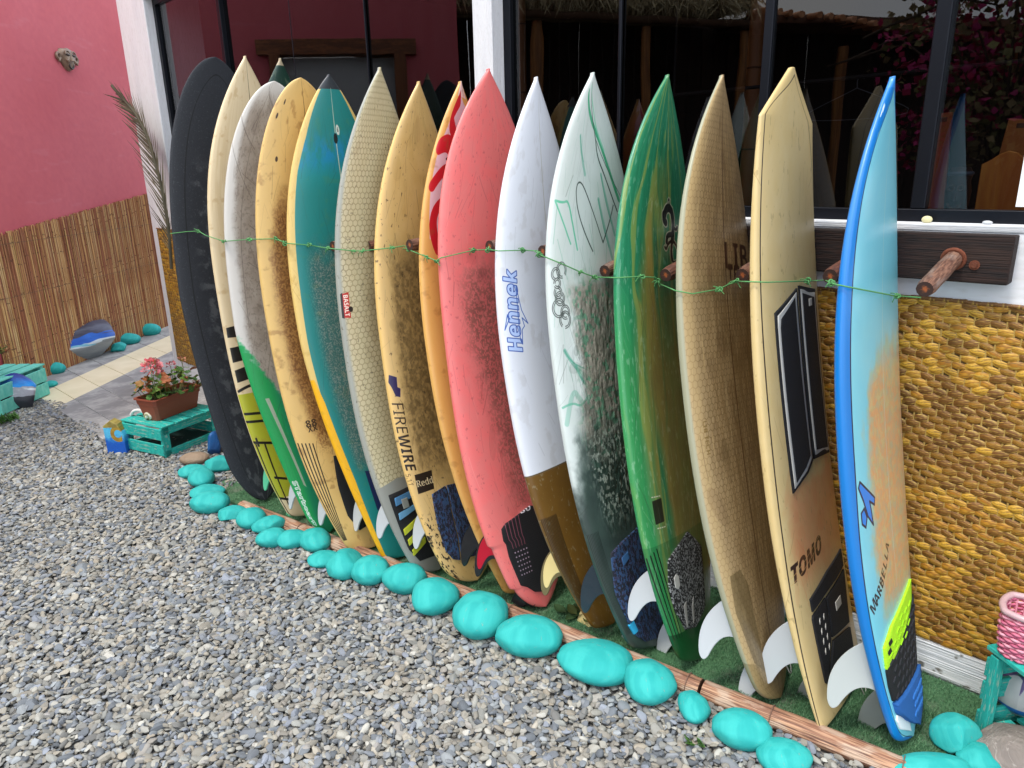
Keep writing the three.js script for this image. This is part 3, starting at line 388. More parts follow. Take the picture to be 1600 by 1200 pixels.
makeBoard('star', 'surfboard', 'scuffed white and grey surfboard with rounded nose fading to bright green tail, STarboard lettering', { worn: ({ scratch, smear }) => { smear(70, 0.45, 0.97, -0.72, 0.9, '84,74,66', 11); scratch(240, 0.05, 0.98, -0.8, 0.9, '62,54,48', 12, 0.07); }, base: '#d0cdc7', bottom: 0xcfccc6,
  art: ({ poly, curve, text, pass, ctx, X, Y }) => {
    pass((q, s, c) => { const n = N1(q, s, 9, 22, 5), f = N1(q, s, 50, 120, 3, 2); const on = smooth(-0.8, -0.68, q + 0.08 * (n - 0.5)) * smooth(0.995, 0.93, s); let r = mix3(c, mix3(hex(0x887d72), hex(0xa9a197), n), on * 0.95); r = mix3(r, hex(0x6e645c), on * smooth(0.55, 0.75, f) * 0.45);
      const lim = lerp(0.475, 0.30, clamp((q + 0.86) / 0.5)) + 0.05 * (N1(q, s, 14, 50, 4, 8) - 0.5); const gr = smooth(lim + 0.012, lim - 0.02, s); return mix3(r, mix3(hex(0x109a4e), hex(0x12805a), smooth(-0.7, -0.4, q)), gr * (0.93 + 0.07 * f)); });
    const R = rng(4); for (let k = 0; k < 26; k++) { const s = 0.4 + 0.55 * R(), q = -0.6 + 0.9 * R(); curve([[s, q], [s + 0.05 + 0.1 * R(), q + 0.5 * (R() < 0.5 ? 1 : -1)]], `rgba(60,50,44,${0.25 + 0.3 * R()})`, 1 + 2 * R()); }
    curve([[0.93, -0.45], [0.8, -0.66], [0.5, -0.7]], 'rgba(90,80,72,.6)', 2); poly([[0.34, -0.745], [0.34, -0.68], [0.12, -0.5], [0.127, -0.56]], '#9fb09a');
    text('STarboarD', 0.082, -0.75, Math.PI / 2 - 0.04, 44, null, { stroke: '#e9eeea', lw: 3.5, sx: 0.98 });
  }, extras: ({ fin }) => { fin(0.15, -0.68, { h: 0.1, len: 0.1 }); fin(0.075, 0, { h: 0.1, len: 0.1 }); fin(0.12, 0.5, { h: 0.1 }); } });
makeBoard('yel', 'surfboard', 'yellowed surfboard with rounded nose, brown worn wax and black tail pinstripes', { worn: ({ scratch, smear }) => { smear(70, 0.28, 0.8, -0.7, 0.8, '90,58,28', 3); scratch(160, 0.2, 0.95, -0.85, 0.8, '70,42,20', 4); }, base: '#d8b36c', bottom: 0xd9b56a,
  art: ({ curve, pass, text, ctx, X, Y }) => {
    pass((q, s, c) => { const n = N1(q, s, 10, 24, 5), f = N1(q, s, 60, 170, 3, 2); const e = -0.6 - 0.16 * Math.sin(clamp((s - 0.3) / 0.5) * 3.1); const on = smooth(e - 0.05, e + 0.12, q + 0.12 * (n - 0.5)) * smooth(0.84, 0.76, s + 0.05 * n) * smooth(0.26, 0.32, s + 0.05 * f); let r = mix3(c, hex(0xe2bd78), n * 0.5); r = mix3(r, mix3(hex(0x9c6a35), hex(0x6d4a2c), f), on * (0.66 + 0.34 * smooth(0.35, 0.66, f))); return wax(r, hex(0x7a5028), soil(q, s, 5)); });
    curve([[1, 0.02], [0.3, 0.02]], '#5a3c20', 4); ctx.fillStyle = '#3c2a18'; for (const [s, q] of [[0.955, -0.62], [0.93, -0.72], [0.85, -0.6]]) { ctx.beginPath(); ctx.ellipse(X(q), Y(s), 6, 8, 0, 0, 7); ctx.fill(); }
    for (let k = 0; k < 5; k++) curve([[0.276 - 0.002 * k, -0.868 + k * 0.052], [0.15, -0.86 + k * 0.05], [0.04, -0.855 + 0.02 * k]], '#231a10', 4.5);
    text('88', 0.312, -0.6, 0, 40, '#2b2016'); text('XX', 0.3, -0.6, 0, 30, '#2b2016');
  }, extras: ({ pad, fin }) => { pad('traction_pad', [[0.23, -0.4], [0.21, 0.4], [0.06, 0.4], [0.05, -0.35], [0.09, -0.5], [0.16, -0.48]], 0.004, evaBlack); fin(0.165, -0.66, {}); fin(0.06, 0, {}); } });
makeBoard('teal', 'surfboard', 'teal surfboard with cream rail, a bright yellow lower rail and a dark nose guard', { worn: ({ scratch, smear }) => { smear(60, 0.22, 0.74, -0.6, 0.7, '96,100,92', 32); scratch(180, 0.2, 0.95, -0.7, 0.7, '40,56,52', 33); scratch(60, 0.05, 0.98, -0.98, -0.78, '150,110,50', 34, 0.04); }, base: '#1b807c', bottom: 0xd8b255,
  art: ({ poly, curve, pass, ctx, X, Y, text }) => {
    const R0 = [[0.985, -0.72], [0.89, -0.72], [0.825, -0.776], [0.727, -0.78], [0.6, -0.785], [0.494, -0.80], [0.391, -0.81], [0.32, -0.785], [0.193, -0.74], [0.062, -0.756], [0, -0.75]];
    pass((q, s, c) => { const n = N1(q, s, 10, 24, 4), f = N1(q, s, 90, 240, 4, 2), b = smooth(0.05, 0.0, Math.abs(s - 0.858)) * 0.9; let r = mix3(c, hex(0x0c9aa0), smooth(0.06, 0, Math.abs(s - 0.83)) * 0.3); r = mix3(r, hex(0x1186b8), b * smooth(0.2, 0.7, n)); const on = smooth(0.74, 0.66, s + 0.06 * n) * smooth(0.2, 0.3, s + 0.08 * n) * smooth(-0.72, -0.55, q); return mix3(r, mix3(hex(0x4b5651), hex(0x8b9188), smooth(0.4, 0.7, f)), on * (0.5 + 0.4 * smooth(0.36, 0.66, f))); });
    poly([...R0, [0, -1], [1, -1], [1, -0.75]], '#dcbc70'); poly(R0.map(([s, q]) => [s, -q]).concat([[0, 1], [1, 1]]), '#dcbc70');
    poly([[0.42, -0.84], [0.37, -0.79], [0.193, -0.74], [0.062, -0.756], [0, -0.75], [0, -1], [0.42, -1]], '#f0b208');
    pass((q, s, c) => mix3(c, hex(0xb98f3c), (c[0] > 170 ? 1 : 0.3) * soil(q, s, 6)));
    poly([[1, -1], [0.974, -1], [0.974, 1], [1, 1]], '#2c3136'); curve([[0.975, 0.0], [0.9, 0.0], [0.8, 0.02], [0.55, 0.02]], '#b9c3ae', 5);
    ctx.fillStyle = '#d7dccf'; ctx.beginPath(); ctx.ellipse(X(0.08), Y(0.9), 13, 15, 0, 0, 7); ctx.fill(); ctx.fillStyle = '#101a1c'; ctx.beginPath(); ctx.ellipse(X(0), Y(0.884), 13, 15, 0, 0, 7); ctx.fill(); text('6', 0.9, 0.08, 0, 20, '#1a2a2a');
    poly([[0.21, -0.5], [0.2, -0.2], [0.1, -0.2], [0.12, -0.5]], '#1a2350');
  }, extras: ({ pad, fin }) => { fin(0.165, -0.66, {}); fin(0.06, 0, {}); } });
makeBoard('honey', 'surfboard', 'pale surfboard with honeycomb pattern, red BASALT label and black, blue and yellow tail pad', { worn: ({ scratch, smear }) => { smear(30, 0.2, 0.9, -0.7, 0.9, '120,104,70', 30); scratch(110, 0.22, 0.98, -0.85, 0.9, '90,80,56', 31, 0.04); }, base: '#c8be9c', bottom: 0xb9b59d,
  art: ({ poly, curve, pass, hexes, text, ctx, X, Y }) => {
    hexes(0.022, '#968c6c', 2.6); pass((q, s, c) => { const n = N1(q, s, 8, 20, 4); let r = mix3(c, hex(0xb9ae86), n * 0.5); r = mix3(r, hex(0x9a9c92), smooth(-0.8, -0.86, q)); return mix3(r, hex(0x5a5446), smooth(0.77, 0.8, N1(q, s, 40, 90, 3, 5)) * 0.6); });
    poly([[0.207, -1], [0.212, -0.8], [0.22, -0.5], [0.205, 0.3], [0.16, 0.4], [0.05, 0.3], [0, 0.4], [0, -1]], '#8f9089');
    poly([[0.595, -0.855], [0.597, -0.755], [0.549, -0.755], [0.551, -0.858]], '#b5251e'); poly([[0.595, -0.865], [0.597, -0.84], [0.549, -0.84], [0.551, -0.87]], '#1a1412'); text('BASALT', 0.573, -0.795, Math.PI / 2, 21, '#f0e6d8'); ctx.fillStyle = '#14100e'; ctx.beginPath(); ctx.arc(X(-0.745), Y(0.565), 8, 0, 7); ctx.fill();
    for (const [s, q] of [[0.86, 0.12], [0.8, 0.0]]) text('~ /.', s, q, 0, 26, '#4a4436');
  }, extras: ({ pad, fin }) => {
    pad('traction_pad', [[0.195, -0.74], [0.2, 0.3], [0.15, 0.4], [0.03, 0.35], [0.035, -0.6], [0.07, -0.76]], 0.004, evaBlack);
    pad('pad_stripe', [[0.183, -0.66], [0.186, -0.3], [0.172, -0.3], [0.166, -0.68]], 0.0065, eva(0x4d86b5)); pad('pad_stripe', [[0.15, -0.68], [0.156, -0.3], [0.145, -0.3], [0.136, -0.7]], 0.0065, eva(0x6aa5cc)); pad('pad_badge', [[0.176, -0.55], [0.176, -0.42], [0.155, -0.42], [0.155, -0.55]], 0.0075, std(0x8d918c, 0.4));
    for (const k of [0, 1, 2]) pad('pad_stripe', [[0.115 - k * 0.024, -0.7], [0.13 - k * 0.024, -0.25], [0.118 - k * 0.024, -0.25], [0.102 - k * 0.024, -0.72]], 0.0065, eva(0xc3c92a));
    fin(0.185, -0.62, {}); fin(0.085, 0, { h: 0.1 });
  } });
makeBoard('fire', 'surfboard', 'yellowed wax-stained surfboard with FIREWIRE lettering and a small purple patch', { worn: ({ scratch, smear }) => { smear(60, 0.25, 0.7, -0.7, 0.8, '62,48,28', 8); smear(40, 0.6, 0.98, -0.8, 0.8, '150,120,70', 18); scratch(220, 0.2, 0.98, -0.8, 0.8, '50,36,20', 5); scratch(120, 0.22, 0.7, -0.6, 0.8, '215,185,130', 6, 0.03); }, base: '#cdae74', bottom: 0xcfae70,
  art: ({ poly, curve, pass, text }) => {
    pass((q, s, c) => { const n = N1(q, s, 9, 22, 5), f = N1(q, s, 45, 130, 4, 2), st = N1(q, s, 26, 60, 3, 4); const on = smooth(-0.76, -0.58, q + 0.1 * (n - 0.5)) * smooth(0.72, 0.62, s + 0.06 * (n - 0.5)) * smooth(0.2, 0.3, s); let r = mix3(c, hex(0xdab56e), smooth(-0.78, -0.86, q)); r = mix3(r, hex(0xb5914f), n * 0.55 * smooth(-0.8, -0.6, q)); r = mix3(r, mix3(hex(0x57452c), hex(0x8f7647), f), on * (0.5 + 0.45 * smooth(0.3, 0.66, st))); r = mix3(r, hex(0x33281c), smooth(0.74, 0.8, N1(q, s, 26, 50, 4, 7)) * 0.55); return mix3(r, hex(0x1d1712), smooth(0.6, 0.66, N1(q, s, 30, 70, 4, 9)) * smooth(-0.6, -0.66, q) * smooth(0.18, 0.14, s)); });
    poly([[0.454, -0.85], [0.447, -0.75], [0.428, -0.76], [0.424, -0.72], [0.408, -0.74], [0.411, -0.8], [0.43, -0.84], [0.44, -0.87]], '#251f4e');
    text('FIRE', 0.368, -0.795, Math.PI / 2, 54, '#261d12', { font: 'normal', skew: -0.2, sx: 1.1 }); text('WIRE', 0.298, -0.795, Math.PI / 2, 54, '#1c140c', { skew: -0.2, sx: 1.0 });
    poly([[0.252, -0.766], [0.252, -0.47], [0.214, -0.5], [0.213, -0.79]], '#1c1510'); text('Redd', 0.233, -0.63, 0.02, 32, '#d8c59a', { family: 'serif', font: 'normal' });
    text('5.11', 0.245, -0.86, Math.PI / 2, 24, '#5a4526', { font: 'normal' });
  }, extras: ({ pad, fin }) => {
    pad('traction_pad', [[0.206, -0.57], [0.212, -0.3], [0.205, -0.28], [0.1, -0.3], [0.056, -0.4], [0.06, -0.55], [0.084, -0.66], [0.14, -0.64]], 0.005, evaNavy); pad('traction_pad', [[0.212, -0.26], [0.205, 0.3], [0.08, 0.35], [0.05, 0.1], [0.052, -0.35], [0.1, -0.27]], 0.005, evaNavy);
    fin(0.185, -0.62, {}); } });
makeBoard('orange', 'surfboard', 'amber surfboard with red and pink brush art, half hidden by the coral pink board', { base: '#d9a558', bottom: 0xd9aa60,
  art: ({ poly, curve, pass }) => {
    poly([[0.985, -0.3], [0.953, -0.55], [0.9, -0.74], [0.86, -0.8], [0.8, -0.8], [0.72, -0.76], [0.7, -0.3], [0.7, 0.6], [0.95, 0.4]], '#d9b7c0'); poly([[1, -0.5], [0.975, -0.5], [0.97, 0.5], [1, 0.5]], '#e6c9c4');
    const red = '#bd1423'; curve([[0.97, -0.2], [0.955, -0.5], [0.93, -0.58], [0.91, -0.4]], red, 44); curve([[0.885, -0.76], [0.893, -0.6], [0.88, -0.4]], red, 50); curve([[0.815, -0.78], [0.845, -0.62], [0.84, -0.3]], red, 34); curve([[0.7, -0.62], [0.73, -0.72], [0.775, -0.7], [0.79, -0.45]], red, 32); poly([[0.76, -0.6], [0.75, -0.4], [0.7, -0.35], [0.71, -0.58]], '#cf8a3f');
    for (const k of [0, 1, 2, 3, 4]) curve([[0.862, -0.55 + 0.0 * k], [0.87 - 0.006 * k, -0.4 + 0.02 * k]], '#2a1a1a', 4); curve([[0.85, -0.56], [0.83, -0.5], [0.825, -0.3]], '#2a1a1a', 5);
    pass((q, s, c) => wax(mix3(c, hex(0xe3b468), 0.35 * N1(q, s, 10, 20, 4) * (s < 0.7 ? 1 : 0.2)), hex(0x9a6a30), soil(q, s, 3)));
  }, extras: ({ fin }) => { fin(0.175, -0.68, { mat: finBlack, len: 0.12, h: 0.12 }); } });
makeBoard('pink', 'surfboard', 'coral pink surfboard with dark wax scuffs, stepped tail and black tail pad', { worn: ({ scratch, smear }) => { smear(60, 0.2, 0.68, -0.5, 0.9, '92,44,40', 9); scratch(170, 0.2, 0.97, -0.85, 0.9, '110,36,40', 7); scratch(80, 0.2, 0.97, -0.85, 0.9, '245,170,165', 17); }, base: '#e07470', bottom: 0xe0686a, shape: { steps: [[0.15, 0.05], [0.059, 0.06]] }, bt0: 1,
  art: ({ pass, text, ctx, X, Y }) => {
    pass((q, s, c) => { const n = N1(q, s, 9, 22, 5), f = N1(q, s, 55, 140, 4, 2); const lim = -0.74 + 0.36 * smooth(0.62, 0.25, s); const on = smooth(lim - 0.05, lim + 0.3, q + 0.25 * (n - 0.5)) * smooth(0.68, 0.6, s + 0.08 * (n - 0.5)) * smooth(0.2, 0.3, s + 0.06 * n); let r = mix3(c, hex(0xea6c6a), 0.6 * smooth(0.35, 0.7, n)); r = mix3(r, mix3(hex(0x5e3a35), hex(0x8d5a4c), f), on * (0.25 + 0.6 * smooth(0.4, 0.62, f))); return mix3(r, hex(0x9f4046), smooth(0.72, 0.8, N1(q, s, 30, 60, 4, 6)) * 0.4); });
  }, extras: ({ pad, fin, loop, deckAt }) => {
    pad('traction_pad', [[0.182, -0.6], [0.2, 0.0], [0.182, 0.5], [0.05, 0.45], [0.03, 0.0], [0.035, -0.33], [0.06, -0.62], [0.12, -0.66]], 0.005, std(0xffffff, 0.7, { map: (() => { const cv = document.createElement('canvas'); cv.width = 256; cv.height = 256; const c = cv.getContext('2d'); c.fillStyle = '#0f0e13'; c.fillRect(0, 0, 256, 256); c.strokeStyle = '#a8566a'; c.lineWidth = 1.6; for (let k = 0; k < 5; k++) { c.beginPath(); c.moveTo(62 + k * 9, 18 + k * 2); c.lineTo(62 + k * 9, 110); c.stroke(); } c.fillStyle = '#b9a0b4'; for (let j = 0; j < 6; j++) for (let i = 0; i < 5; i++) { c.beginPath(); c.arc(64 + i * 9, 122 + j * 13, 2.2, 0, 7); c.fill(); } c.fillStyle = '#e8e4ea'; c.font = 'bold 22px sans-serif'; c.fillText('BU', 104, 26); const t = new THREE.CanvasTexture(cv); t.colorSpace = THREE.SRGBColorSpace; t.wrapS = t.wrapT = THREE.RepeatWrapping; t.repeat.set(1 / 0.52, 1 / 0.34); t.offset.set(0, -0.06 / 0.34); return t; })(), bumpMap: evaBump, bumpScale: 0.002 }));
    fin(0.18, -0.66, { mat: finBlack, inner: phys(0xa80f2a, 0.35), len: 0.125, h: 0.125 }); fin(0.06, 0, { mat: finBlack }); } });
makeBoard('white', 'surfboard', 'clean white surfboard with brown tail and blue outlined Hennek lettering', { worn: ({ scratch }) => { scratch(50, 0.34, 0.98, -0.85, 0.9, '140,140,146', 28, 0.04); scratch(70, 0.02, 0.32, -0.85, 0.9, '190,175,140', 29, 0.03); }, base: '#dcdfe6', bottom: 0xdfe1e6, coat: 0.5, rough: 0.3,
  art: ({ poly, curve, pass, text, ctx, X, Y }) => {
    poly([[0.329, -1], [0.329, 1], [0, 1], [0, -1]], '#6a4a16'); curve([[0.33, -1], [0.33, 1]], '#4a3616', 3);
    pass((q, s, c) => s < 0.328 ? mix3(mix3(c, hex(0x7d5a22), 0.6 * N1(q, s, 9, 22, 4)), hex(0x9a958c), smooth(0.7, 0.76, N1(q, s, 26, 60, 4, 3)) * 0.5) : mix3(c, hex(0xc9c9cc), 0.5 * smooth(0.6, 0.75, N1(q, s, 7, 18, 4, 8))));
    curve([[1, 0.0], [0.33, 0.0]], '#b7b3a6', 3);
    for (let k = 0; k < 12; k++) curve([[0.247, -0.873 + k * 0.022], [0.15, -0.87 + k * 0.021], [0.06, -0.868 + k * 0.02]], '#2a1e0e', 1.9); poly([[0.249, -0.885], [0.249, -0.62], [0.06, -0.62], [0.06, -0.885]], 'rgba(20,14,6,.25)');
    const o = { stroke: '#1f3f9a', lw: 6, skew: -0.25, font: 'bold', sx: 1.0 }; text('Hennek', 0.618, -0.715, -Math.PI / 2 + 0.02, 66, '#a9c0ec', o); text('Hennek', 0.618, -0.715, -Math.PI / 2 + 0.02, 66, '#b4c8ee', { ...o, stroke: '#2450a8', lw: 1.5 });
    poly([[0.66, -0.635], [0.618, -0.58], [0.593, -0.5], [0.605, -0.585], [0.59, -0.56], [0.585, -0.6], [0.56, -0.62], [0.568, -0.645]], null, '#2450a8', 2.5); poly([[0.615, -0.79], [0.59, -0.84], [0.605, -0.78]], null, '#2450a8', 2.5);
  }, extras: ({ fin }) => { fin(0.185, -0.66, { mat: phys(0x6d6242, 0.4), inner: phys(0xd9c487, 0.4), len: 0.12, h: 0.12 }); fin(0.06, 0, { mat: phys(0xd9c487, 0.4) }); } });
makeBoard('scribble', 'surfboard', 'white surfboard with green and black scribbles, grey lumpy wax and dark green tail', { worn: ({ scratch, smear }) => { smear(60, 0.2, 0.6, -0.65, 0.9, '40,44,38', 24); scratch(240, 0.12, 0.66, -0.78, 0.9, '30,34,30', 25, 0.05); scratch(120, 0.4, 0.98, -0.8, 0.9, '70,150,120', 26, 0.06); scratch(60, 0.3, 0.98, -0.85, 0.9, '60,66,62', 27, 0.1); }, base: '#cfd6d3', bottom: 0xd3d8d6,
  bump: (q, s) => { const on = smooth(-0.72, -0.5, q) * smooth(0.68, 0.62, s) * smooth(0.2, 0.28, s); return on * fbm(q * 22 + 40, s * 70, 4); }, bumpScale: 0.008,
  art: ({ poly, curve, pass, text }) => {
    const g = ['#2f9c6e', '#5bb894', '#2b8f70'];
    curve([[0.97, -0.5], [0.94, -0.3], [0.9, 0.1], [0.86, 0.3], [0.8, 0.5]], g[0], 16); curve([[0.98, -0.35], [0.95, -0.1], [0.92, 0.0], [0.88, 0.25]], '#7fcaa8', 9); curve([[0.8, -0.834], [0.795, -0.72], [0.8, -0.616], [0.76, -0.52], [0.72, -0.45]], g[1], 6); curve([[0.8, -0.84], [0.77, -0.7], [0.73, -0.56]], g[1], 5);
    for (const [a, b] of [[[0.9, -0.5], [0.84, -0.3]], [[0.84, 0.1], [0.74, 0.3]], [[0.8, 0.0], [0.7, 0.2]], [[0.56, -0.75], [0.5, -0.4]], [[0.53, -0.62], [0.46, -0.3]], [[0.6, -0.5], [0.42, -0.35]]]) { curve([a, [(a[0] + b[0]) / 2, a[1] + 0.1], b], 'rgba(43,143,112,.45)', 11); curve([a, [(a[0] + b[0]) / 2 + 0.01, a[1] + 0.05], [b[0] + 0.02, b[1] - 0.05]], 'rgba(43,143,112,.6)', 4); } curve([[0.468, -0.86], [0.474, -0.74], [0.462, -0.62], [0.476, -0.5]], 'rgba(60,160,125,.7)', 6); curve([[0.44, -0.84], [0.5, -0.72], [0.47, -0.6]], 'rgba(60,160,125,.35)', 14);
    curve([[0.984, -0.29], [0.95, -0.2], [0.9, 0.0], [0.87, 0.02], [0.84, 0.2], [0.78, 0.42]], '#22302c', 6); curve([[0.715, -0.173], [0.77, -0.42], [0.824, -0.5], [0.83, -0.36], [0.78, -0.12], [0.728, 0.038]], '#26302d', 4); curve([[0.728, 0.038], [0.76, 0.2], [0.79, 0.34]], '#26302d', 4); curve([[0.9, -0.02], [0.8, 0.6]], '#2c3833', 3);
    pass((q, s, c) => { const n = N1(q, s, 9, 22, 5), f = N1(q, s, 40, 110, 4, 2); const lim = -0.66 - 0.06 * Math.sin(s * 20); const on = smooth(lim - 0.03, lim + 0.2, q + 0.22 * (n - 0.5)) * smooth(0.69, 0.64, s + 0.05 * (n - 0.5)) * smooth(0.2, 0.3, s); let r = mix3(c, hex(0xb7c4bc), 0.4 * n); r = mix3(r, mix3(hex(0x70675a), hex(0x9a8f7f), f), on * 0.8); const gr = on * smooth(0.57, 0.64, N1(q, s, 18, 50, 4, 12)); r = mix3(r, hex(0x3f8a66), gr * 0.55); const dk = smooth(0.47, 0.33, s + 0.12 * (n - 0.5) + 0.1 * smooth(-0.7, -0.9, q)) ; r = mix3(r, mix3(hex(0x1f2b28), hex(0x2e4038), n), dk * 0.92); const sp = on * smooth(0.55, 0.6, N1(q, s, 34, 75, 3, 15)) * smooth(0.46, 0.4, s); return mix3(r, hex(0x9aa195), sp * 0.8); });
    for (let k = 0; k < 9; k++) curve([[0.246, -0.877 + 0.02 * k], [0.15, -0.86 + 0.02 * k], [0.05, -0.82 + 0.02 * k]], '#0e1614', 2); poly([[0.25, -1], [0.2, -0.9], [0.08, -0.9], [0, -0.8], [0, -1]], 'rgba(30,80,66,.35)');
    for (const [s, q, rr] of [[0.69, -0.71, 20], [0.685, -0.79, 16], [0.67, -0.775, 13], [0.655, -0.77, 15], [0.645, -0.75, 18], [0.63, -0.77, 24], [0.622, -0.69, 18], [0.61, -0.7, 22]]) for (const d of [0, 5]) { const pts = []; for (let k = 0; k <= 14; k++) { const a = k / 14 * 5.6 + s * 90; pts.push([s + Math.sin(a) * (rr - d) / 1536, q + Math.cos(a) * (rr - d) / 256 * 0.9]); } curve(pts, '#4a4e4c', 2.4); }
  }, extras: ({ pad, fin, loop }) => { pad('traction_pad', [[0.205, -0.6], [0.22, 0.0], [0.2, 0.6], [0.05, 0.5], [0.012, 0.1], [0.016, -0.45], [0.05, -0.68], [0.13, -0.74]], 0.005, evaNavy); pad('pad_label', [[0.066, -0.72], [0.07, -0.57], [0.048, -0.55], [0.046, -0.68]], 0.0065, std(0x2fa3cf, 0.5)); pad('pad_logo', [[0.185, -0.45], [0.19, -0.3], [0.178, -0.3], [0.17, -0.45]], 0.0062, std(0x35608f, 0.6)); fin(0.19, -0.66, { mat: finDark, len: 0.13, h: 0.125 }); fin(0.075, 0, { h: 0.105 }); } });
makeBoard('green', 'surfboard', 'green and olive marbled surfboard with black gecko drawing and black and white tail pad', { worn: ({ scratch, smear }) => { smear(260, 0.2, 0.74, -0.4, 0.8, '112,90,54', 21); scratch(200, 0.05, 0.98, -0.85, 0.9, '40,40,24', 22, 0.09); scratch(160, 0.2, 0.98, -0.9, 0.9, '190,205,170', 23, 0.05); }, base: '#0f6b45', bottom: 0x2a7a52, coat: 0.5, rough: 0.35,
  art: ({ poly, curve, pass, text, ctx, X, Y }) => {
    pass((q, s, c) => { const wq = q * 2.6 + 0.9 * (fbm(q * 3, s * 5 + 4, 3) - 0.5), m = fbm(wq * 2.2 + 8, s * 3.2 + 60, 3), st = fbm(q * 24 + 3, s * 7 + 20, 4), w = Math.sin(wq * 7 + 10 * m + 1.2 * st); let r = mix3(hex(0x0d6644), hex(0x2a8f66), st); r = mix3(r, hex(0x86984c), smooth(0.3, 0.9, w) * 0.8); const ye = smooth(0.35, 0.1, Math.abs(q - (0.02 - 0.35 * smooth(0.95, 0.6, s)))) * smooth(0.9, 0.78, s) * smooth(0.3, 0.85, m + 0.25 * st); r = mix3(r, hex(0x9c8a40), ye * 0.9); const low = smooth(0.74, 0.5, s); r = mix3(r, mix3(hex(0x6d6a34), hex(0x8b7a48), st), low * smooth(-0.55, -0.15, q + 0.3 * (m - 0.5)) * 0.85); r = mix3(r, mix3(hex(0x2f8f52), hex(0x4a9c4c), m), low * smooth(-0.6, -0.75, q) * 0.7); r = mix3(r, hex(0xa9a85a), low * smooth(0.12, 0.0, Math.abs(q + 0.62 + 0.1 * (m - 0.5))) * 0.45); return mix3(r, hex(0xb6c9b0), smooth(0.66, 0.74, N1(q, s, 40, 30, 4, 6)) * 0.35); });
    poly([[0.23, -1], [0.23, 1], [0, 1], [0, -1]], 'rgba(20,84,44,.35)'); poly([[0.07, -1], [0.066, -0.6], [0.06, 1], [0, 1], [0, -1]], '#0c4a22');
    for (let k = 0; k < 4; k++) curve([[0.212 + 0.004 * k, -0.9 + 0.06 * k], [0.13, -0.85 + 0.07 * k], [0.06, -0.83 + 0.08 * k]], '#0b1a10', 5);
    const gk = (w, c) => { const G = (x, y) => [0.792 - 0.094 * y, 0.1 + 0.26 * x]; const st = (l, lw) => curve(l.map((e) => G(...e)), c, lw + w);
      st([[-0.45, 0.2], [-0.35, 0.08], [0, 0.02], [0.3, 0.08], [0.42, 0.22]], 22); st([[-0.5, 0.16], [-0.5, 0.26], [-0.3, 0.3]], 20); st([[0.3, 0.08], [0.45, 0.25], [0.4, 0.45], [0.28, 0.62]], 20); st([[0.4, 0.42], [0.25, 0.66], [0.15, 0.82], [0.22, 0.95]], 13); st([[0.15, 0.82], [0.2, 0.97], [0.45, 1.02], [0.85, 0.94]], 7);
      st([[0.38, 0.5], [0.1, 0.5], [-0.2, 0.54], [-0.25, 0.64]], 14); st([[0.25, 0.62], [-0.05, 0.64], [-0.3, 0.78], [-0.42, 0.74]], 8); st([[0.42, 0.36], [0.7, 0.42], [0.85, 0.36]], 8); st([[0.3, 0.6], [0.6, 0.66], [0.75, 0.74]], 8); st([[0.0, 0.02], [-0.1, -0.08], [0.05, -0.12]], 6); st([[0.1, 0.03], [0.15, -0.1]], 5); };
      gk(7, '#b8b79c'); gk(0, '#0b0f0c');
    ctx.fillStyle = 'rgba(25,25,22,.85)'; ctx.fillRect(X(-0.66), Y(0.305), 45, 62); text('----', 0.312, -0.58, 0.1, 34, '#d5d2bd', { font: 'normal' }); text('----', 0.258, -0.56, 0.1, 34, '#d5d2bd', { font: 'normal' });
  }, extras: ({ pad, fin, loop, deckAt }) => { pad('traction_pad', [[0.2, -0.55], [0.228, 0.0], [0.19, 0.35], [0.08, 0.4], [0.06, -0.05], [0.063, -0.45], [0.112, -0.64], [0.16, -0.64]], 0.005, evaCamo); pad('pad_badge', [[0.165, -0.52], [0.17, -0.46], [0.165, -0.4], [0.148, -0.4], [0.143, -0.46], [0.148, -0.52]], 0.0065, std(0xb9b9b4, 0.5)); for (const k of [0, 1]) pad('pad_scuff', [[0.11 - k * 0.01, -0.4 + 0.25 * k], [0.115, -0.3 + 0.25 * k], [0.075, -0.36 + 0.25 * k], [0.07, -0.42 + 0.25 * k]], 0.0058, std(0x9b9a96, 0.8)); fin(0.185, -0.66, {}); fin(0.09, 0, {}); loop(0.06, 0.1); } });
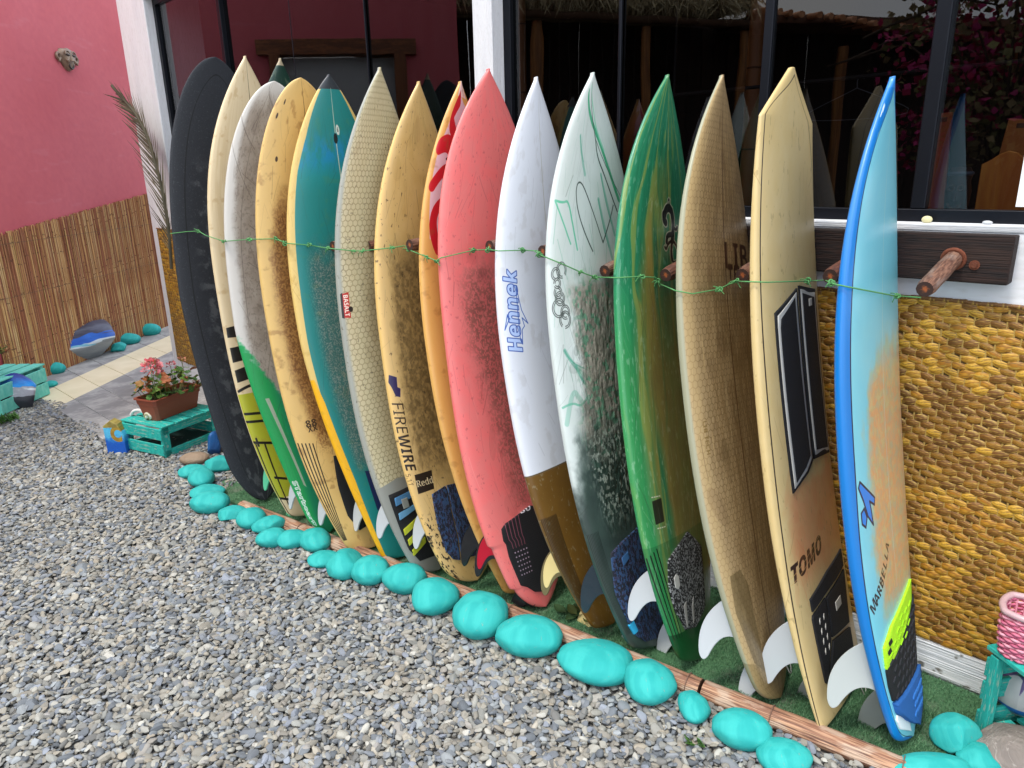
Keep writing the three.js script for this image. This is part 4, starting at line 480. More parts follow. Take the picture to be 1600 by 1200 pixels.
makeBoard('lib', 'surfboard', 'tan surfboard with fine honeycomb pattern and burnt LIB TECH lettering', { worn: ({ scratch, smear }) => { smear(90, 0.1, 0.95, -0.7, 0.9, '66,50,28', 13); scratch(260, 0.05, 0.98, -0.8, 0.9, '60,44,24', 14, 0.09); scratch(120, 0.05, 0.98, -0.8, 0.3, '205,184,140', 15, 0.08); }, base: '#a28c68', bottom: 0x9d987e,
  art: ({ poly, curve, pass, hexes, text, ctx, X, Y }) => {
    hexes(0.021, '#7b6642', 1.7); pass((q, s, c) => { const n = N1(q, s, 8, 20, 4), f = N1(q, s, 90, 240, 2, 2), st = N1(q, s, 60, 14, 3, 7); let r = mix3(c, hex(0x77603e), 0.75 * smooth(0.3, 0.7, st) * smooth(-0.85, 0, q)); r = mix3(r, hex(0xc9ae7c), 0.5 * smooth(-0.62, -0.8, q + 0.1 * (n - 0.5))); r = mix3(r, hex(0x5d4526), smooth(0.55, 0.75, f) * 0.3 * smooth(-0.8, -0.4, q)); r = mix3(r, hex(0xd0b684), smooth(0.07, 0.0, Math.abs(q + 0.62)) * smooth(0.5, 0.7, N1(q, s, 20, 9, 3, 4)) * 0.5); return mix3(r, hex(0x9b9a80), smooth(-0.845, -0.87, q)); });
    poly([[0.227, -0.72], [0.23, -0.5], [0.2, -0.38], [0.05, -0.4], [0.08, -0.7], [0.17, -0.78]], 'rgba(70,58,34,.45)'); poly([[0.09, -1], [0.07, -0.5], [0.06, 1], [0, 1], [0, -1]], 'rgba(90,74,40,.35)');
    curve([[1, -0.02], [0, -0.02]], '#4a2f18', 4.5);
    text('LIB', 0.722, 0.3, 0.02, 104, '#3c2413', { sx: 1.15 }); text('TECH', 0.692, 0.33, 0.02, 50, '#3c2413', { sx: 1.25 }); text('LIB TECH', 0.445, -0.7, Math.PI / 2, 22, 'rgba(120,96,50,.8)');
  }, extras: ({ fin, loop }) => { fin(0.185, -0.66, { len: 0.12, h: 0.125 }); fin(0.075, 0, { h: 0.1 }); loop(0.07, 0.15); } });
makeBoard('tomo', 'surfboard', 'cream yellow surfboard with chopped angular nose, long black deck pads and TOMO lettering', { worn: ({ scratch, smear }) => { smear(40, 0.2, 0.42, -0.75, 0.8, '208,120,74', 16); scratch(90, 0.02, 0.98, -0.95, 0.9, '120,92,50', 19); scratch(90, 0.2, 0.4, -0.75, 0.8, '215,120,70', 20); }, base: '#d8c08a', bottom: 0xd6c08c,
  art: ({ poly, curve, pass, text }) => {
    pass((q, s, c) => { const n = N1(q, s, 8, 20, 5), f = N1(q, s, 40, 40, 4, 2); let r = mix3(c, hex(0xcdae6c), n * 0.5); const o = smooth(0.4, 0.36, s + 0.05 * (n - 0.5)) * smooth(0.2, 0.26, s) * smooth(-0.78, -0.5, q + 0.2 * (n - 0.5)); r = mix3(r, mix3(hex(0xd08a56), hex(0xdc9c70), f), o * (0.55 + 0.45 * f)); return mix3(r, hex(0x8d774a), smooth(0.74, 0.8, N1(q, s, 22, 30, 4, 6)) * 0.4); });
    curve([[0.99, 0.1], [0.985, -0.2], [0.955, -0.8], [0.913, -0.805], [0.817, -0.811], [0.685, -0.815], [0.569, -0.8], [0.346, -0.805], [0.262, -0.82], [0, -0.88]], '#2b2014', 4); curve([[0.99, 0.1], [0.955, 0.8], [0.5, 0.81], [0, 0.87]], '#2b2014', 4);
    text('TOMO', 0.263, -0.38, -0.1, 64, '#3a2517', { sx: 1.08, skew: -0.25, stroke: '#3a2517', lw: 3 }); for (const ds of [-0.006, 0.004]) curve([[0.25 + ds, -0.8], [0.279 + ds, 0.02]], '#d3b06f', 1.6);
  }, extras: ({ pad, fin, loop }) => {
    const wt = std(0xc9c6bd, 0.6), A = [[0.655, -0.605], [0.682, -0.05], [0.398, 0.04], [0.378, -0.54]], B = [[0.685, 0.0], [0.678, 0.55], [0.392, 0.64], [0.398, 0.07]];
    const inset = (l, ks, kq) => { const cs = l.reduce((a, b) => a + b[0], 0) / l.length, cq = l.reduce((a, b) => a + b[1], 0) / l.length; return l.map(([s, q]) => [s - Math.sign(s - cs) * ks, q - Math.sign(q - cq) * kq]); };
    for (const L of [A, B]) { pad('deck_pad', L, 0.004, evaBlack); pad('pad_border', inset(L, 0.006, 0.035), 0.0046, wt); pad('pad_centre', inset(L, 0.013, 0.085), 0.0056, evaBlack); }
    pad('pad_tag', [[0.66, 0.26], [0.66, 0.36], [0.648, 0.36], [0.648, 0.26]], 0.0064, wt);
    pad('tail_pad', [[0.219, 0.05], [0.222, 0.62], [0.192, 0.62], [0.19, -0.1], [0.184, -0.52], [0.205, -0.52]], 0.005, evaBlack); pad('tail_pad', [[0.178, -0.55], [0.184, -0.15], [0.119, -0.18], [0.06, -0.5], [0.062, -0.55]], 0.005, evaBlack); pad('tail_pad', [[0.184, -0.1], [0.186, 0.62], [0.1, 0.5], [0.115, -0.14]], 0.005, evaBlack); pad('tail_pad', [[0.057, -0.47], [0.11, -0.14], [0.092, 0.5], [0.03, 0.5], [0.006, 0.3], [0.012, -0.2], [0.026, -0.38]], 0.005, evaBlack);
    pad('pad_tag', [[0.16, 0.1], [0.16, 0.3], [0.145, 0.3], [0.145, 0.1]], 0.0062, wt);
    for (let i = 0; i < 4; i++) for (let j = 0; j < 2; j++) pad('pad_dot', [[0.165 - i * 0.017, -0.42 + j * 0.12], [0.166 - i * 0.017, -0.39 + j * 0.12], [0.157 - i * 0.017, -0.39 + j * 0.12], [0.156 - i * 0.017, -0.42 + j * 0.12]], 0.0058, wt, 3, 2);
    fin(0.175, -0.7, { len: 0.14, h: 0.135 }); fin(0.06, 0.1, { mat: finGrey, h: 0.12 }); loop(0.02, 0.3); } });
makeBoard('blue', 'surfboard', 'light blue surfboard with bright blue rail, MARBELLA lettering and three-coloured tail pads', { worn: ({ scratch, smear }) => { smear(50, 0.24, 0.6, -0.35, 0.7, '214,150,100', 35); scratch(120, 0.22, 0.62, -0.4, 0.7, '232,190,140', 36, 0.05); scratch(80, 0.22, 0.62, -0.45, 0.7, '110,160,130', 37, 0.05); }, base: '#72c6da', bottom: 0x0c7ad4, coat: 0.5, rough: 0.35,
  art: ({ poly, curve, pass, text, ctx, X, Y }) => {
    const pin = [[1, 0.1], [0.985, 0.0], [0.96, -0.45], [0.923, -0.7], [0.867, -0.776], [0.788, -0.776], [0.7, -0.765], [0.572, -0.765], [0.449, -0.76], [0.348, -0.79], [0.206, -0.803], [0.069, -0.776], [0.02, -0.672], [0.004, -0.3]];
    pass((q, s, c) => { const n = N1(q, s, 8, 18, 5), f = N1(q, s, 26, 50, 5, 2), g = N1(q, s, 12, 60, 4, 5); const lim = lerp(-0.08, -0.5, smooth(0.68, 0.52, s)) ; const on = smooth(lim - 0.1, lim + 0.14, q + 0.25 * (n - 0.5)) * smooth(0.665, 0.56, s + 0.05 * (n - 0.5)) * smooth(0.2, 0.26, s); let r = mix3(c, hex(0x86d0de), n * 0.5); r = mix3(r, mix3(hex(0xc2a878), hex(0xd79a68), smooth(0.3, 0.6, g)), on * (0.78 + 0.22 * smooth(0.35, 0.6, f))); r = mix3(r, hex(0xb9c79a), on * smooth(0.52, 0.7, f) * 0.45); return mix3(r, hex(0x98bfa0), smooth(0.12, 0, Math.abs(on - 0.4)) * 0.4); });
    poly([...pin, [0, -0.3], [0, -1], [1, -1]], '#0076c6'); poly(pin.map(([s, q]) => [s, -q]).concat([[0, 0.3], [0, 1], [1, 1]]), '#0076c6'); curve(pin, '#0a1a3a', 4); poly([[1, -1], [0.985, -1], [0.985, 1], [1, 1]], '#2f86d8');
    ctx.fillStyle = '#dbe8f2'; for (const [s, q] of [[0.956, -0.76], [0.95, -0.8], [0.958, -0.8]]) { ctx.beginPath(); ctx.ellipse(X(q), Y(s), 5, 9, 0, 0, 7); ctx.fill(); }
    curve([[0.98, 0.0], [0.25, 0.0]], 'rgba(190,215,210,.75)', 3);
    const lg = (l) => { poly(l, '#1c7fdc', '#0a1c3e', 5); }; lg([[0.438, -0.73], [0.446, -0.7], [0.43, -0.58], [0.41, -0.42], [0.4, -0.44], [0.41, -0.54], [0.395, -0.52], [0.372, -0.5], [0.39, -0.6], [0.415, -0.66]]); lg([[0.4, -0.72], [0.405, -0.66], [0.39, -0.62], [0.376, -0.66], [0.384, -0.72]]);
    const L = 'MARBELLA'; for (let k = 0; k < 8; k++) { const t = k / 7, s = lerp(0.255, 0.322, t * 0.75 + 0.25 * t * t), q = -0.70 + 0.5 * (t * 0.75 + 0.25 * (1 - (1 - t) * (1 - t))); text(L[k], s, q, -0.72 - 0.25 * t, 42 - 5 * t, t < 0.55 ? '#10131a' : '#2e2a26', { skew: -0.2 }); }
  }, extras: ({ pad, fin, loop }) => {
    const spikes = (a, b, h, m, n) => pad('traction_pad', a, h, m);
    pad('traction_pad', [[0.2, 0.5], [0.23, 0.55], [0.222, 0.2], [0.205, -0.4], [0.185, -0.66], [0.15, -0.7], [0.16, -0.3], [0.185, 0.3]], 0.006, evaLime, 26, 12); pad('traction_pad', [[0.15, -0.7], [0.16, -0.28], [0.186, 0.32], [0.2, 0.52], [0.2, 0.66], [0.09, 0.6], [0.085, 0.1], [0.092, -0.7], [0.12, -0.72]], 0.006, evaBlack, 26, 14); pad('traction_pad', [[0.09, -0.7], [0.083, 0.1], [0.09, 0.62], [0.03, 0.66], [0.012, 0.3], [0.03, -0.2], [0.045, -0.42], [0.07, -0.68]], 0.014, evaBlue, 22, 14);
    for (const [s0, n, m, q0, q1] of [[0.085, 5, eva(0x20232b), -0.62, 0.5], [0.155, 3, eva(0x20232b), -0.2, 0.6], [0.03, 3, eva(0x2a74c4), -0.1, 0.5]]) for (let i = 0; i < n; i++) for (let j = 0; j < 6; j++) { const s = s0 + 0.008 + i * 0.0145, q = lerp(q0, q1, (j + 0.5 * (i % 2)) / 6); if (s0 === 0.155 && q < 0.0 + i * 0.2) continue; pad('pad_tread', [[s, q], [s + 0.001, q + 0.09], [s + 0.008, q + 0.1], [s + 0.007, q + 0.01]], s0 === 0.03 ? 0.0168 : 0.0085, m, 2, 3); }
    for (let i = 0; i < 4; i++) for (let j = 0; j < 4; j++) { const s = 0.163 + i * 0.012, q = -0.6 + j * 0.2 + 0.16 * i; if (q > 0.3) continue; pad('pad_tread', [[s, q], [s + 0.001, q + 0.1], [s + 0.006, q + 0.11], [s + 0.005, q + 0.01]], 0.0085, eva(0x9fdb10), 2, 3); }
    pad('pad_lettering', [[0.175, -0.62], [0.178, -0.52], [0.17, -0.5], [0.168, -0.6]], 0.007, evaBlack, 4, 4); pad('pad_lettering', [[0.188, -0.56], [0.19, -0.46], [0.182, -0.44], [0.18, -0.54]], 0.007, evaBlack, 4, 4);
    pad('fin_patch', [[0.06, -0.72], [0.066, -0.66], [0.036, -0.2], [0.016, -0.25], [0.04, -0.68]], 0.004, std(0xdfe6ea, 0.4), 8, 6);
    fin(0.185, -0.68, { mat: phys(0xb9bfbd, 0.4), len: 0.135, h: 0.13 }); fin(0.085, 0, { mat: finGrey, h: 0.12, len: 0.12 }); } });
// the board standing behind the others: only its dark green nose shows
SPEC.back = { ...SPEC.star, x0: -2.73, z0: 0.42, a: 0.135, c: 0.03, psi: 0.0, L: 2.03, pn: 2.6, q: 1, bt: 0.4, e: 0.04 };
makeBoard('back', 'surfboard', 'dark green surfboard, only its worn pointed nose showing behind the scuffed white and grey one', { aim: [438, 91], base: '#14382c', bottom: 0x55605a, art: ({ poly, pass }) => { poly([[1, -1], [0.985, -1], [0.985, 1], [1, 1]], '#b9a98a'); pass((q, s, c) => wax(c, hex(0x9a8f70), smooth(0.62, 0.75, N1(q, s, 14, 60, 4, 2)) * 0.6 * smooth(-0.7, -0.85, q) + soil(q, s, 2))); } });
for (const b of Object.values(boards)) b.userData.group = 'surfboards standing in the rack along the shop wall';
scene.updateMatrixWorld(true);

// ---------------------------------------------------------------- rack planks and pegs
const darkWood = std(0xffffff, 0.92, { map: woodTex(0x1a100e, 0x2e1c16, 0x38261e, 21, 14), bumpMap: tex(256, 256, (u, v, i, j) => fbm(i / 40, j / 3, 4), false), bumpScale: 0.003 });
const pegWood = [0, 1].map((k) => std(0xffffff, 0.65, { map: woodTex(k ? 0x5a3a30 : 0x54352a, k ? 0x7a4a38 : 0x86604c, 0x8f8078, 30 + 5 * k, 40), bumpMap: grainBump, bumpScale: 0.003 }));
const pegEnd = std(0xffffff, 0.8, { map: tex(64, 64, (u, v) => { const r = Math.hypot(u - 0.5, v - 0.5) * 2; return mix3(hex(0xa5562a), hex(0x3a241c), smooth(0.15, 0.6, r + 0.5 * (fbm(u * 9, v * 9, 3) - 0.5))); }) });
const rust = std(0x7a4028, 0.8, { bumpMap: grainBump, bumpScale: 0.003 });
const pegTips = [[1445, 452, 0.32], [1297, 432, 0.32], [1160, 430, 0.33], [1040, 430, 0.39], [945, 424, 0.45], [848, 393, 0.56], [765, 385, 0.58], [640, 383, 0.68], [575, 385, 0.71], [520, 385, 0.73]].map(([a, b, z]) => onZ(a, b, z));
for (const [x0, x1, y0, label, pegs] of [[-1.68, -0.332, 1.238, 'dark wooden rack plank with rusty bolt, right half of the board rack', pegTips.slice(0, 5)], [-3.9, -1.7, 1.25, 'dark wooden rack plank, left half of the board rack, hidden by boards', pegTips.slice(5)]]) {
  const c = V3((x0 + x1) / 2, y0 + 0.063, 0.032), t = thing('board_rack', label, 'board rack', c);
  part('plank', at(box(x1 - x0, 0.126, 0.06, 0.004), 0, 0, 0), darkWood, t);
  pegs.forEach((p, i) => {
    const b = V3(p.x - 0.002, y0 + 0.062, 0.06), q = new THREE.Group(); q.name = 'peg'; q.position.copy(b.clone().sub(c)); t.add(q);
    const len = b.distanceTo(p), R = rng(i + Math.round(x0 * 10) + 90), P = [], U = []; for (let k = 0; k <= 14; k++) { const s = k / 14, row = [], ur = []; for (let j = 0; j <= 12; j++) { const f = j / 12 * 6.2832; let r = 0.0215 + 0.002 * noise(s * 4 + i * 5, f % 6.2831) - (k === 14 ? 0.003 : 0); row.push(V3(r * Math.cos(f), r * Math.sin(f), s * len)); ur.push([j / 12, s * len * 3]); } P.push(row); U.push(ur); }
    q.quaternion.setFromUnitVectors(V3(0, 0, 1), p.clone().sub(b).normalize());
    part('dowel', sheet(P, U), pegWood[i % 2], q); part('dowel_end', at(new THREE.CircleGeometry(0.0195, 14), 0, 0, len + 0.0006), pegEnd, q); part('ring', at(new THREE.TorusGeometry(0.026, 0.006, 6, 18), 0, 0, 0.006), rust, q);
  });
  for (const e of [x1 - 0.08, x0 + 0.3]) { part('bolt', at(new THREE.CylinderGeometry(0.008, 0.009, 0.008, 6), e - c.x, -0.015, 0.033, Math.PI / 2), rust, t); part('washer', at(new THREE.CylinderGeometry(0.013, 0.013, 0.003, 14), e - c.x, -0.015, 0.0305, Math.PI / 2), rust, t); }
}

// ---------------------------------------------------------------- green rope tied along the boards and pegs
{
  const path = [[266, 365], [292, 362], [310, 361], [322, 368], [350, 377], [390, 374], [432, 373], [445, 380], [483, 383], [513, 388], [552, 392], [567, 392], [613, 387], [633, 384], [638, 390], [668, 402], [683, 408], [688, 403], [740, 391], [763, 390], [780, 392], [817, 391], [840, 392], [843, 398], [880, 413], [907, 425], [930, 433], [963, 434], [1003, 432], [1025, 434], [1032, 444], [1055, 454], [1082, 459], [1123, 452], [1150, 439], [1162, 440], [1200, 441], [1262, 439], [1289, 438], [1304, 444], [1334, 450], [1397, 462], [1439, 465]];
  const knots = [[310, 361], [350, 377], [390, 374], [432, 373], [445, 381], [483, 383], [513, 389], [552, 392], [567, 392], [613, 387], [638, 390], [668, 402], [683, 408], [740, 391], [763, 391], [817, 391], [842, 396], [907, 425], [930, 433], [1003, 432], [1030, 441], [1123, 452], [1152, 439], [1262, 439], [1300, 442], [1404, 463]];
  const rc = new THREE.Raycaster(), meshes = []; scene.traverse((o) => { if (o.isMesh && (o.parent?.name.includes('surfboard')) && (o.name === 'deck' || o.name === 'bottom')) meshes.push(o); else if (o.isMesh && o.name === 'dowel') meshes.push(o); });
  const S = []; for (let i = 0; i < path.length - 1; i++) { const [a, b] = [path[i], path[i + 1]], n = Math.max(1, Math.round(Math.hypot(b[0] - a[0], b[1] - a[1]) / 5)); for (let k = 0; k < n; k++) S.push([lerp(a[0], b[0], k / n), lerp(a[1], b[1], k / n)]); } S.push(path[path.length - 1]);
  const hit = (x, y) => { rc.set(eye, rayTo(x, y).normalize()); const h = rc.intersectObjects(meshes, false); return h.length ? h[0].distance : NaN; };
  const D = S.map(([x, y]) => Math.min(...[-4, 0, 4].map((d) => { const h = hit(x, y + d); return isNaN(h) ? 99 : h; })) - 0.008);
  let E = D.map((_, i) => { let m = 99; for (let k = -2; k <= 2; k++) m = Math.min(m, D[i + k] ?? 99); return m; });
  for (let i = 0; i < E.length; i++) if (E[i] > 50) { let a = i, b = i; while (a >= 0 && E[a] > 50) a--; while (b < E.length && E[b] > 50) b++; E[i] = a < 0 ? E[b] : b >= E.length ? E[a] : lerp(E[a], E[b], (i - a) / (b - a)); }
  for (let it = 0; it < 4; it++) E = E.map((e, i) => Math.min(e, ((E[i - 1] ?? e) + e + (E[i + 1] ?? e)) / 3));
  const P = S.map(([x, y], i) => eye.clone().addScaledVector(rayTo(x, y).normalize(), E[i]));
  const rope = thing('green_rope', 'thin green twine knotted along the pegs across all the surfboards', 'rope');
  const rm = std(0xffffff, 0.85, { map: tex(64, 64, (u, v, i, j) => mix3(hex(0x2c7a38), hex(0x7fae78), ((i + j) % 16) / 16)) });
  const g = tube(P, 0.0019, 700, 6); const uv = g.attributes.uv; for (let i = 0; i < uv.count; i++) uv.setXY(i, uv.getX(i) * 300, uv.getY(i)); part('cord', g, rm, rope);
  const R = rng(31);
  for (const [x, y] of knots) { let bi = 0, bd = 1e9; S.forEach((s, i) => { const d = (s[0] - x) ** 2 + (s[1] - y) ** 2; if (d < bd) { bd = d; bi = i; } }); const c = P[bi]; const sc = 0.85 + 0.5 * R(); const kn = [new THREE.TorusKnotGeometry(0.0052 * sc, 0.0021, 40, 5, 2, 3)]; kn[0].rotateX(R() * 3).rotateY(R() * 3); for (let k = 0; k < 3; k++) { const e = V3((R() - 0.5) * 0.045, (R() - 0.6) * 0.03, 0.012 * R()); kn.push(tube([V3(0, 0, 0), e.clone().multiplyScalar(0.5).add(V3(0, 0.004, 0.004)), e], 0.0013, 6, 5)); } part('knot', merge(kn), rm, rope, c); }
}

// ---------------------------------------------------------------- woven mats on the wall
{
  const cols = [0xbb861a, 0xa87016, 0xc8982a, 0x8f6018, 0xb27a1c, 0x7e521a, 0xbd8a2a, 0x70481c];
  const sm = cols.map((c, k) => std(0xffffff, 0.5, { map: tex(64, 32, (u, v, i, j) => mix3(mix3(hex(c), hex(0x5f3d10), 0.8 * smooth(0.4, 0.75, fbm(i / 22 + k * 9, j / 1.6, 3))), hex(0xe8cc66), 0.6 * smooth(0.52, 0.72, fbm(i / 26, j / 1.8 + k * 5, 3)))) }));
  const back = std(0x4c3810, 0.9), warpM = std(0xa88a48, 0.8);
  const bumpGeo = [0, 1, 2, 3].map((k) => { const P = [], U = []; const n = 6; for (let i = 0; i <= n; i++) { const a = i / n * 2 - 1, r = [], u = []; const hh = 0.0126 * (0.5 + 0.5 * Math.cos(a * 1.4)) * (1 + 0.1 * (k - 1.5)); for (const [b, zz] of [[-1, -0.3], [-0.62, 0.72], [0, 1], [0.62, 0.72], [1, -0.3]]) { const z = 0.002 + (0.0044 + 0.0006 * k) * Math.cos(a * Math.PI / 2) ** 0.75 * (zz < 0 ? 0 : zz); r.push(V3(a * 0.0215, b * hh + a * 0.0028 * (k - 1.5), z)); u.push([a * 0.5 + 0.5, b * 0.5 + 0.5]); } P.push(r); U.push(u); } return sheet(P, U); });
  function mat(x0, x1, label, seen, zoff) {
    const t = thing('woven_mat', label, 'mat', V3(0, 0, zoff)), R = rng(Math.round(x0 * 100) + 5000), rest = cols.map(() => []); let n = 0;
    part('backing', at(box(x1 - x0, 1.06, 0.004, 0), (x0 + x1) / 2, 0.642, 0.003), back, t);
    const rows = 50, pitch = 1.066 / rows, per = 0.038, list = [];
    for (let r = 0; r < rows; r++) { let tone = R(); for (let x = x0 + (r % 2) * per / 2; x < x1 - 0.02; x += per) { if (R() < 0.3) tone = R(); const low = 1 - r / rows; const darker = smooth(0.55, 0.7, fbm(x * 2.2 + 40, r * 0.09 + 3, 3)); let c = Math.floor((tone * 0.7 + 0.3 * R()) * 8); if (R() < darker * 0.8) c = [3, 5, 7][Math.floor(R() * 3)]; list.push({ x: x + 0.02 + (R() - 0.5) * 0.005, y: 0.112 + (r + 0.5) * pitch + (R() - 0.5) * 0.004, c: Math.min(7, c), k: Math.floor(R() * 4), a: (R() - 0.5) * 0.16, w: 0.9 + 0.25 * R() }); } }
    const dist = (o) => Math.abs(o.x - seen); list.sort((a, b) => dist(a) - dist(b));
    list.forEach((o, i) => { if (i < 300) { const m = part('strand', bumpGeo[o.k], sm[o.c], t, [o.x, o.y, 0.004]); m.rotation.z = o.a; m.scale.x = o.w; } else { const g = bumpGeo[o.k].clone(); g.scale(o.w, 1, 1); g.rotateZ(o.a); g.translate(o.x, o.y, 0.004); rest[o.c].push(g); } });
    rest.forEach((l, c) => { if (l.length) { const m = part('strands', merge(l), sm[c], t); m.userData.kind = 'stuff'; } });
    const warp = []; for (let x = x0 + 0.0; x < x1; x += per / 2) warp.push(at(new THREE.CylinderGeometry(0.003, 0.003, 1.05, 5), x, 0.642, 0.005)); const w = part('warps', merge(warp), warpM, t); w.userData.kind = 'stuff';
    const hem = []; for (let x = x0; x < x1 - 0.02; x += 0.035) { const g = new THREE.CapsuleGeometry(0.006, 0.03, 3, 6); hem.push(at(g, x + 0.017, 1.176 + 0.003 * R(), 0.008, 0, 0, Math.PI / 2 + 0.12 * (R() - 0.5))); } const h = part('hem', merge(hem), sm[7], t); h.userData.kind = 'stuff';
  }
  mat(-5.36, 0.75, 'golden woven wicker mat covering the wall under the windows behind the boards', -0.34, 0.0);
  mat(-5.97, -5.43, 'narrow golden woven wicker mat on the white pillar beside the palm frond', -5.7, 0.001);
}

// ---------------------------------------------------------------- red wall with cane fence, door, mask
const wDir = V3(1.16, 0, 1.33).normalize(), wOut = V3(wDir.z, 0, -wDir.x), wO = V3(-6.79, 0, 0.73), wTurn = Math.atan2(wDir.z, -wDir.x);
const onWall = (px, py, off = 0) => { const r = rayTo(px, py), o = wO.clone().addScaledVector(wOut, off); return eye.clone().addScaledVector(r, o.clone().sub(eye).dot(wOut) / r.dot(wOut)); };
{
  const red = std(0xffffff, 0.85, { map: tex(512, 512, (u, v, i, j) => { const n = fbm(i / 70, j / 70, 4), f = fbm(i / 4, j / 4, 2), s = fbm(i / 30 + 5, j / 6 + 9, 4); let c = mix3(hex(0xc1585f), hex(0xcb686f), n); c = mix3(c, hex(0xd08890), 0.5 * smooth(0.72, 0.8, s) * 0.4); return mix3(c, hex(0xa8485a), 0.25 * f); }), bumpMap: plasterBump, bumpScale: 0.004 });
  const w = thing('red_wall', 'tall red plastered wall at the left, over the cane screen', 'wall', wO, wTurn);
  const doorA = (0.41), doorB = 1.55; // along the wall, toward the yard
  part('wall', at(box(4.66, 4.2, 0.15, 0), 1.72, 2.05, -0.075), red, w); part('wall', at(box(1.2, 1.5, 0.15, 0), -1.21, 3.4, -0.076), red, w); part('wall', at(box(0.5, 4.2, 0.15, 0), -2.06, 2.05, -0.075), red, w);
  const dw = std(0xffffff, 0.6, { map: woodTex(0x6a3b1e, 0x8d5530, 0x4b2813, 44) });
  part('door_lintel', at(box(1.42, 0.13, 0.2, 0.005), -1.21, 2.66, -0.05), dw, w); for (const e of [-0.65, -1.77]) part('door_post', at(box(0.1, 2.6, 0.2, 0.005), e, 1.3, -0.05), dw, w); part('door', at(box(1.22, 2.56, 0.05, 0), -1.21, 1.3, -0.08), std(0xa7a9ab, 0.7), w);
}
{
  const f = thing('cane_screen', 'tall reed cane screen covering the foot of the red wall', 'fence', wO, wTurn), R = rng(61);
  const cm = [0xae7a4a, 0xd2a86e, 0x985a3e, 0xbc9058, 0x8a523c, 0xa66f48, 0xdcbc88, 0xa06444].map((c, k) => std(0xffffff, 0.55, { map: tex(32, 512, (u, v, i, j) => { const n = fbm(i / 6 + 9 * k, j / 80 + 3 * k, 4); let q = mix3(hex(c), hex(0x6a3b26), 0.5 * smooth(0.5, 0.8, n)); q = mix3(q, hex(0xe2c795), 0.3 * smooth(0.6, 0.75, fbm(i / 3, j / 60 + 20 * k, 3))); return (j + k * 37) % 170 < 4 ? mix3(q, hex(0x3c2115), 0.6) : q; }) }));
  const canes = [0, 1, 2, 3].map((k) => { const g = new THREE.CylinderGeometry(1, 1.1, 1, 7, 3); const p = g.attributes.position; for (let i = 0; i < p.count; i++) p.setX(i, p.getX(i) + 0.5 * Math.sin(p.getY(i) * 5 + k)); g.translate(0, 0.5, 0); g.computeVertexNormals(); return g; });
  const extra = cm.map(() => []); let n = 0; const L0 = -2.15, L1 = 0.5;
  for (let s = L0; s < L1;) { const r = 0.0028 + 0.0026 * R() * R(); const top = lerp(1.17, 1.40, clamp((0.3 - s) / 2.2)) + (R() - 0.5) * 0.022; const ci = Math.floor(R() * 4), mi = Math.floor(R() * 8), pz = 0.014 + 0.009 * R(), rz = (R() - 0.5) * 0.012; if (s > -1.62 && n < 298) { const c = part('cane', canes[ci], cm[mi], f, [-s - r, 0.0, pz]); c.scale.set(r, top, r); c.rotation.z = rz; n++; } else { const g = canes[ci].clone(); g.scale(r, top, r); g.rotateZ(rz); extra[mi].push(g.translate(-s - r, 0, pz)); } s += r * 1.5; }
  extra.forEach((l, k) => { if (l.length) part('canes', merge(l), cm[k], f).userData.kind = 'stuff'; }); part('backing', at(box(L1 - L0, 1.15, 0.006, 0), -(L0 + L1) / 2, 0.575, 0.007), std(0x8a5a38, 0.8), f);
  for (const y of [0.25, 0.7, 1.1]) part('tie_wire', at(new THREE.CylinderGeometry(0.0014, 0.0014, L1 - L0, 4), -(L0 + L1) / 2, y, 0.033, 0, 0, Math.PI / 2), std(0x6b5540, 0.7), f);
  console.log('canes', n);
}
